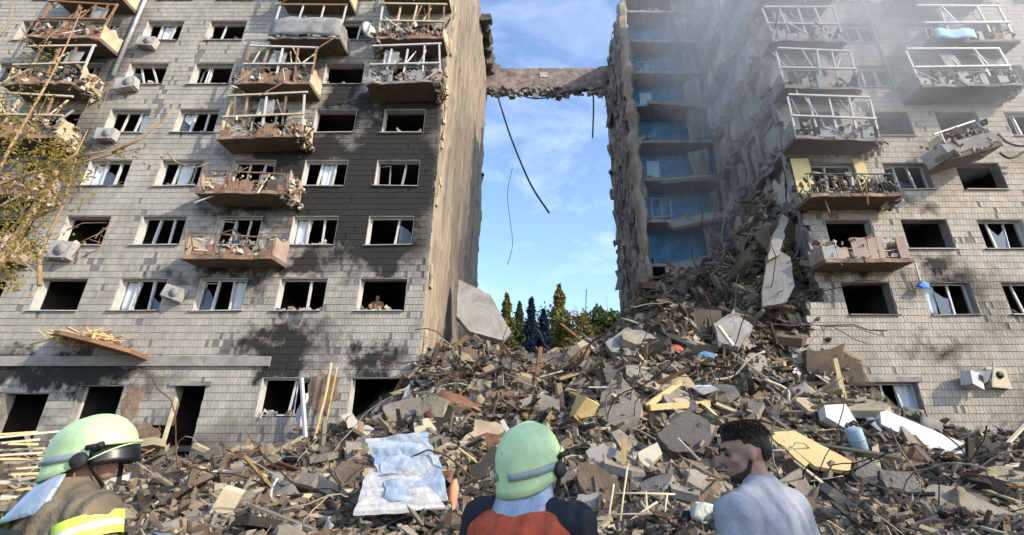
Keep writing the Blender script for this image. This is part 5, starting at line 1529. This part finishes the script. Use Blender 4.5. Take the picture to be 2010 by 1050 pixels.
def cloth(name, c0, c1, rough=.9, b=.35, bs=40):
    m = pmat(name, [c0, c1], 16, rough, b, bscale=bs, dirt=.25, dirtcol=tuple(x * .55 for x in c0))
    t = m.node_tree            # soft folds
    bp = [n_ for n_ in t.nodes if n_.type == 'BUMP'][0]
    w = nm(t, 'ShaderNodeTexWave', Scale=3.2, Distortion=7.0, Detail=2.0)
    tcx = [n_ for n_ in t.nodes if n_.type == 'TEX_COORD'][0]
    t.links.new(tcx.outputs['Object'], w.inputs['Vector'])
    b2 = nm(t, 'ShaderNodeBump', Strength=.55, Distance=.03)
    t.links.new(w.outputs['Fac'], b2.inputs['Height']); t.links.new(bp.outputs['Normal'], b2.inputs['Normal'])
    t.links.new(b2.outputs['Normal'], t.nodes['Principled BSDF'].inputs['Normal'])
    return m
TAN = cloth('tan_turnout', (0.135, 0.11, 0.075), (0.20, 0.165, 0.115))
REDC = cloth('brick_red_jacket', (0.36, 0.06, 0.03), (0.48, 0.10, 0.05))
DARKC = cloth('dark_navy_cloth', (0.016, 0.017, 0.022), (0.03, 0.032, 0.038))
TEE = cloth('grey_tee', (0.275, 0.288, 0.325), (0.335, 0.348, 0.385))
LIME = pmat('lime_tape', [(0.55, 0.72, 0.06), (0.68, 0.82, 0.14)], 4, .5, .1)
SILV = pmat('silver_tape', [(0.62, 0.66, 0.64), (0.75, 0.78, 0.75)], 4, .35, .1)
SHELL = pmat('mint_helmet', [(0.40, 0.57, 0.29), (0.50, 0.66, 0.37)], 16, .45, 0.05, dirt=.6, dirtcol=(.27, .38, .2), spec=.5)
FLAP = pmat('silver_neck_flap', [(0.17, 0.22, 0.30), (0.33, 0.39, 0.47)], 9, .4, .5, bscale=12, spec=.6, metallic=.2)

def helmet(o, HM):
    """fire helmet: dome, brow, rear skirt, crest, side plate, visor, ear cover, lamp, neck flap"""
    h = empty('helmet', (0, 0, 0), 0, o)
    h.matrix_local = HM @ Matrix.Translation((0, -.005, .035))
    N = 40
    def bottom(a):           # a = 0 at the front (+Y)
        f = .5 + .5 * math.cos(a)
        return -.005 * f - .118 * (1 - f) ** .55 if f < .999 else 0
    rows_ = []
    for i in range(15):
        t = i / 14
        row = []
        for j in range(N):
            a = 2 * math.pi * j / N
            f = .5 + .5 * math.cos(a)
            zb = -.002 - .112 * (1 - f ** 2.2) ** 1.3
            zt = .152
            ph = t * math.pi / 2
            if t <= .72:
                q = t / .72
                z = .152 * math.cos(q * math.pi / 2); rad = math.sin(q * math.pi / 2) ** .92
            else:
                q = (t - .72) / .28
                z = q * zb; rad = 1.0 + .035 * q + (.05 * q ** 4)
            rx, ry = .128, (.168 if math.cos(a) > 0 else .172)
            row.append(Vector((-math.sin(a) * rx * rad, math.cos(a) * ry * rad - (.004 if t > .72 else 0), z)))
        rows_.append(row)
    sh_ = MB(); sh_.rings(rows_[::-1], False)
    so = sh_.build('shell', SHELL, h)
    sd = so.modifiers.new('solid', 'SOLIDIFY'); sd.thickness = .006; sd.offset = -1
    # crest line and two side ridges
    cr_ = MB()
    cr_.tube([(0, .17 * math.sin(a) * 1.0, .152 * math.cos(a) - .002) for a in np.linspace(-1.2, .8, 18)], .007, 8); cr_.build('crest', SHELL, h)
    for s in (-1, 1):
        # grey reflective plate on the lower rear side
        gr_ = []
        for i in range(3):
            z = -.018 - .030 * i / 2
            gr_.append([Vector((s * math.sin(a) * .1375, -math.cos(a) * .1835, z)) for a in np.linspace(.25, 1.75, 12)])
        pl_ = MB().sheet(gr_ if s > 0 else [r_[::-1] for r_ in gr_], .004).build('reflective_plate', pmat('grey_reflective', [(0.18, 0.22, 0.22), (0.30, 0.34, 0.34)], 4, .3, 0), h)
        MB().tube([(s * .142, .03, -.055), (s * .156, .03, -.055)], [.036, .03], 14).build('ear_cover', M['black'], h)
        MB().bar((s * .11, .06, -.09), (s * .055, .085, -.175), .02, .006).build('chin_strap', M['black'], h)
    # brow rim and dark visor
    MB().tube([(-math.sin(a) * .135, math.cos(a) * .178, .004) for a in np.linspace(-1.1, 1.1, 16)], .008, 6).build('brow_rim', SHELL, h)
    gr_ = [[Vector((-math.sin(a) * (.126 + .01 * q), math.cos(a) * (.170 + .012 * q), -.004 - .082 * q)) for a in np.linspace(-1.25, 1.25, 18)] for q in (0, .35, .7, 1)]
    MB().sheet(gr_, .004).build('visor', pmat('black_visor', [(0.006, 0.006, 0.007), (0.012, 0.012, 0.014)], 4, .34, 0, spec=.4), h)
    lb = MB().tube([(.140, .05, -.005), (.142, .10, -.002)], .012, 10); lb.tube([(.142, .10, -.002), (.143, .112, -.001)], .015, 10); lb.build('lamp', M['black'], h)
    # cloth neck flap, silver, widening over the collar
    gr_ = []
    for i in range(8):
        q = i / 7
        gr_.append([Vector((-math.sin(a) * (.118 + .06 * q + .010 * math.sin(6 * a + 2 * q)), math.cos(a) * (.150 + .13 * q) - .01 - .03 * q, -.10 - (.215 - .07 * abs(math.sin(a))) * q)) for a in np.linspace(math.pi * .52, math.pi * 1.48, 24)])
    MB().sheet(gr_, .006).build('neck_flap', FLAP, h)
    return h

def firefighter(loc, rz, Ht, hy, hpch, jacket, label, vest=None):
    k = Ht / 1.78
    arms = (((-.29, .0, 1.12 * k), (-.25, .16, .92 * k)), ((.29, .0, 1.12 * k), (.25, .16, .92 * k)))
    o, HM, k = body('person', loc, rz, Ht, hy, hpch, label, arms, 1.0)
    trousers(o, k, TAN if jacket is TAN else DARKC, M['black'])
    top(o, k, jacket, arms, 'long', 'jacket', .022, 1.12)
    # stand-up collar
    rg_ = [[(.09 * math.cos(a), -.01 + .088 * math.sin(a), 1.45 * k + .085 * q) for a in np.linspace(0, 2 * math.pi, 20, endpoint=False)] for q in (0, .5, 1)]
    cl = MB(); cl.rings(rg_, False); c_ = cl.build('collar', jacket if jacket is TAN else DARKC, o)
    sd = c_.modifiers.new('s', 'SOLIDIFY'); sd.thickness = .012
    for s in ((-1, 1) if jacket is TAN else ()):        # reflective bands round the upper arms
        el = Vector(arms[0 if s < 0 else 1][0]); S = Vector((s * .19, -.015, 1.395 * k))
        for t, wd, mt in ((.16, .036, LIME), (.26, .028, SILV), (.36, .036, LIME)):
            c = S.lerp(el, t); d = (el - S).normalized()
            r_ = .106 - .014 * t + .010
            MB().tube([c - d * wd / 2, c + d * wd / 2], r_, 24, False).build('reflective_band', mt, o)
    helmet(o, HM)
    return o, k

# left firefighter: back to us, looking right
fo, k = firefighter((-2.08, 2.30, 0), R(-22), 1.70, R(-56), R(10), TAN, 'firefighter in tan jacket with lime arm bands and mint green helmet, looking right')
MB().box((-.03, -.205, 1.30 * k), (.26, .015, .085), (R(-8), 0, 0), .02).build('back_patch', M['black'], fo)
# middle firefighter: back to us, red vest over dark jacket
fm, k = firefighter((-.03, 2.22, 0), R(-24), 1.66, R(-18), R(14), DARKC, 'firefighter in brick red vest over dark jacket and mint green helmet, back turned')
vm = MB()
loft(vm, [(.95 * k, 0, 0, .23, .18), (1.15 * k, 0, -.005, .235, .18), (1.30 * k, 0, -.012, .262, .186), (1.38 * k, 0, -.016, .262, .170), (1.43 * k, 0, -.02, .20, .135), (1.465 * k, 0, -.02, .11, .085)])
grow(vm, 'vest', REDC, fm, .013, 4)
# man in the grey T-shirt, head in profile to the left
arms = (((-.27, -.04, 1.12), (-.25, .10, .90)), ((.27, -.04, 1.12), (.25, .10, .90)))
mo, HM, k = body('person', (.93, 2.12, 0), R(38), 1.72, R(44), R(-8), 'bearded man in plain grey T-shirt with dark cropped hair, head turned left', arms, 1.05)
trousers(mo, k, DARKC, M['black'])
top(mo, k, TEE, arms, 'short', 't_shirt', .012, 1.12)
hm_ = MB()
hq = HM.to_euler()
def hb2(p, r): ball(hm_, HM @ Vector(p), r, 16, hq)
hb2((0, -.022, .043), (.0785, .094, .080)); hb2((0, .006, .076), (.069, .080, .043)); hb2((0, -.060, .010), (.070, .053, .060)); hb2((0, .034, .082), (.052, .036, .024))
grow(hm_, 'hair', HAIR, mo, .007, 3)
st_p, st_s = [], []
for _ in range(7000):
    c_, r_ = random.choice((((0, -.022, .052), (.083, .098, .080)), ((0, .012, .088), (.072, .078, .044)), ((0, .034, .090), (.052, .036, .027)), ((0, -.022, .052), (.083, .098, .080))))
    d_ = Vector((random.gauss(0, 1), random.gauss(0, 1), abs(random.gauss(0, 1)) + .1)).normalized()
    st_p.append(tuple(HM @ Vector((c_[0] + d_.x * r_[0] * 1.02, c_[1] + d_.y * r_[1] * 1.02, c_[2] + d_.z * r_[2] * 1.03)))); st_s.append(U(.002, .0055))
o = leaf_cloud('hair_tufts', np.array(st_p), np.array(st_s), HAIR, mo); o['kind'] = 'stuff'
bd = MB()
for p, r in (((0, .062, -.092), (.036, .030, .024)), ((0, .092, -.046), (.022, .008, .004))):
    ball(bd, HM @ Vector(p), r, 12, hq)
for s in (-1, 1):
    capsule(bd, HM @ Vector((s * .026, .062, -.092)), HM @ Vector((s * .056, .018, -.066)), .021, .015, 10)
    capsule(bd, HM @ Vector((s * .056, .018, -.066)), HM @ Vector((s * .066, .002, -.022)), .012, .008, 10)
grow(bd, 'beard', pmat('short_beard', [(0.03, 0.018, 0.013), (0.07, 0.042, 0.03)], 20, .8, .8, bscale=90), mo, .006, 3)
# figure inside the burnt window above the cornice
wp = at(742, 590, YF + .9)
wk = 1.72
arms = (((-.26, .14, 1.16), (-.13, .30, 1.06)), ((.26, .14, 1.16), (.13, .30, 1.06)))
wo, HM, k = body('person', (wp.x, YF + .85, 5.71), R(180), 1.70, 0, R(-6), 'person in brown shirt standing inside the burnt window above the cornice', arms)
top(wo, k, cloth('brown_shirt', (0.22, 0.12, 0.075), (0.34, 0.2, 0.13)), arms, 'long', 'shirt', .012)
trousers(wo, k, DARKC, M['black'])

# ------------------------------------------------------------------ smoke drifting over the torn end of the right wing
def smoke(name, loc, rad, dens, scale, label):
    bm = bmesh.new(); bmesh.ops.create_icosphere(bm, subdivisions=4, radius=1.0)
    for v_ in bm.verts:
        v_.co *= 1 + .18 * noise.noise(v_.co * 1.6 + Vector((3, 1, 7)))
    me = bpy.data.meshes.new(name); bm.to_mesh(me); bm.free()
    o = mesh_obj(name, me)
    o.location = loc; o.scale = rad
    m = bpy.data.materials.new(name); m.use_nodes = True
    t = m.node_tree
    for n_ in list(t.nodes):
        if n_.type == 'BSDF_PRINCIPLED': t.nodes.remove(n_)
    out = [n_ for n_ in t.nodes if n_.type == 'OUTPUT_MATERIAL'][0]
    pv = nm(t, 'ShaderNodeVolumePrincipled'); pv.inputs['Color'].default_value = (.80, .85, .92, 1); pv.inputs['Anisotropy'].default_value = .15
    tcn = nm(t, 'ShaderNodeTexCoord')
    ln = t.nodes.new('ShaderNodeVectorMath'); ln.operation = 'LENGTH'
    t.links.new(tcn.outputs['Object'], ln.inputs[0])
    edge = fmath(t, 'SUBTRACT', 1.0, ln.outputs['Value'], True)
    no = nm(t, 'ShaderNodeTexNoise', Scale=scale, Detail=4.0, Roughness=.6, Distortion=.6)
    t.links.new(tcn.outputs['Object'], no.inputs['Vector'])
    d = fmath(t, 'MULTIPLY', fmath(t, 'POWER', edge, .8), fmath(t, 'ADD', fmath(t, 'MAXIMUM', fmath(t, 'MULTIPLY', fmath(t, 'SUBTRACT', no.outputs['Fac'], .42), 2.6), 0.0), .20))
    t.links.new(fmath(t, 'MULTIPLY', d, dens), pv.inputs['Density'])
    t.links.new(pv.outputs[0], out.inputs['Volume'])
    me.materials.append(m)
    return tag(o, label, None, kind='stuff')
smoke('smoke', (16.0, 16.8, 22.5), (13.0, 5.5, 11.0), .34, 1.5, 'white smoke drifting over the upper torn end of the right wing')
smoke('smoke', (9.8, 20.5, 16.0), (5.5, 4.0, 9.0), .10, 1.7, 'thin bluish smoke veiling the torn rooms beside the gap')
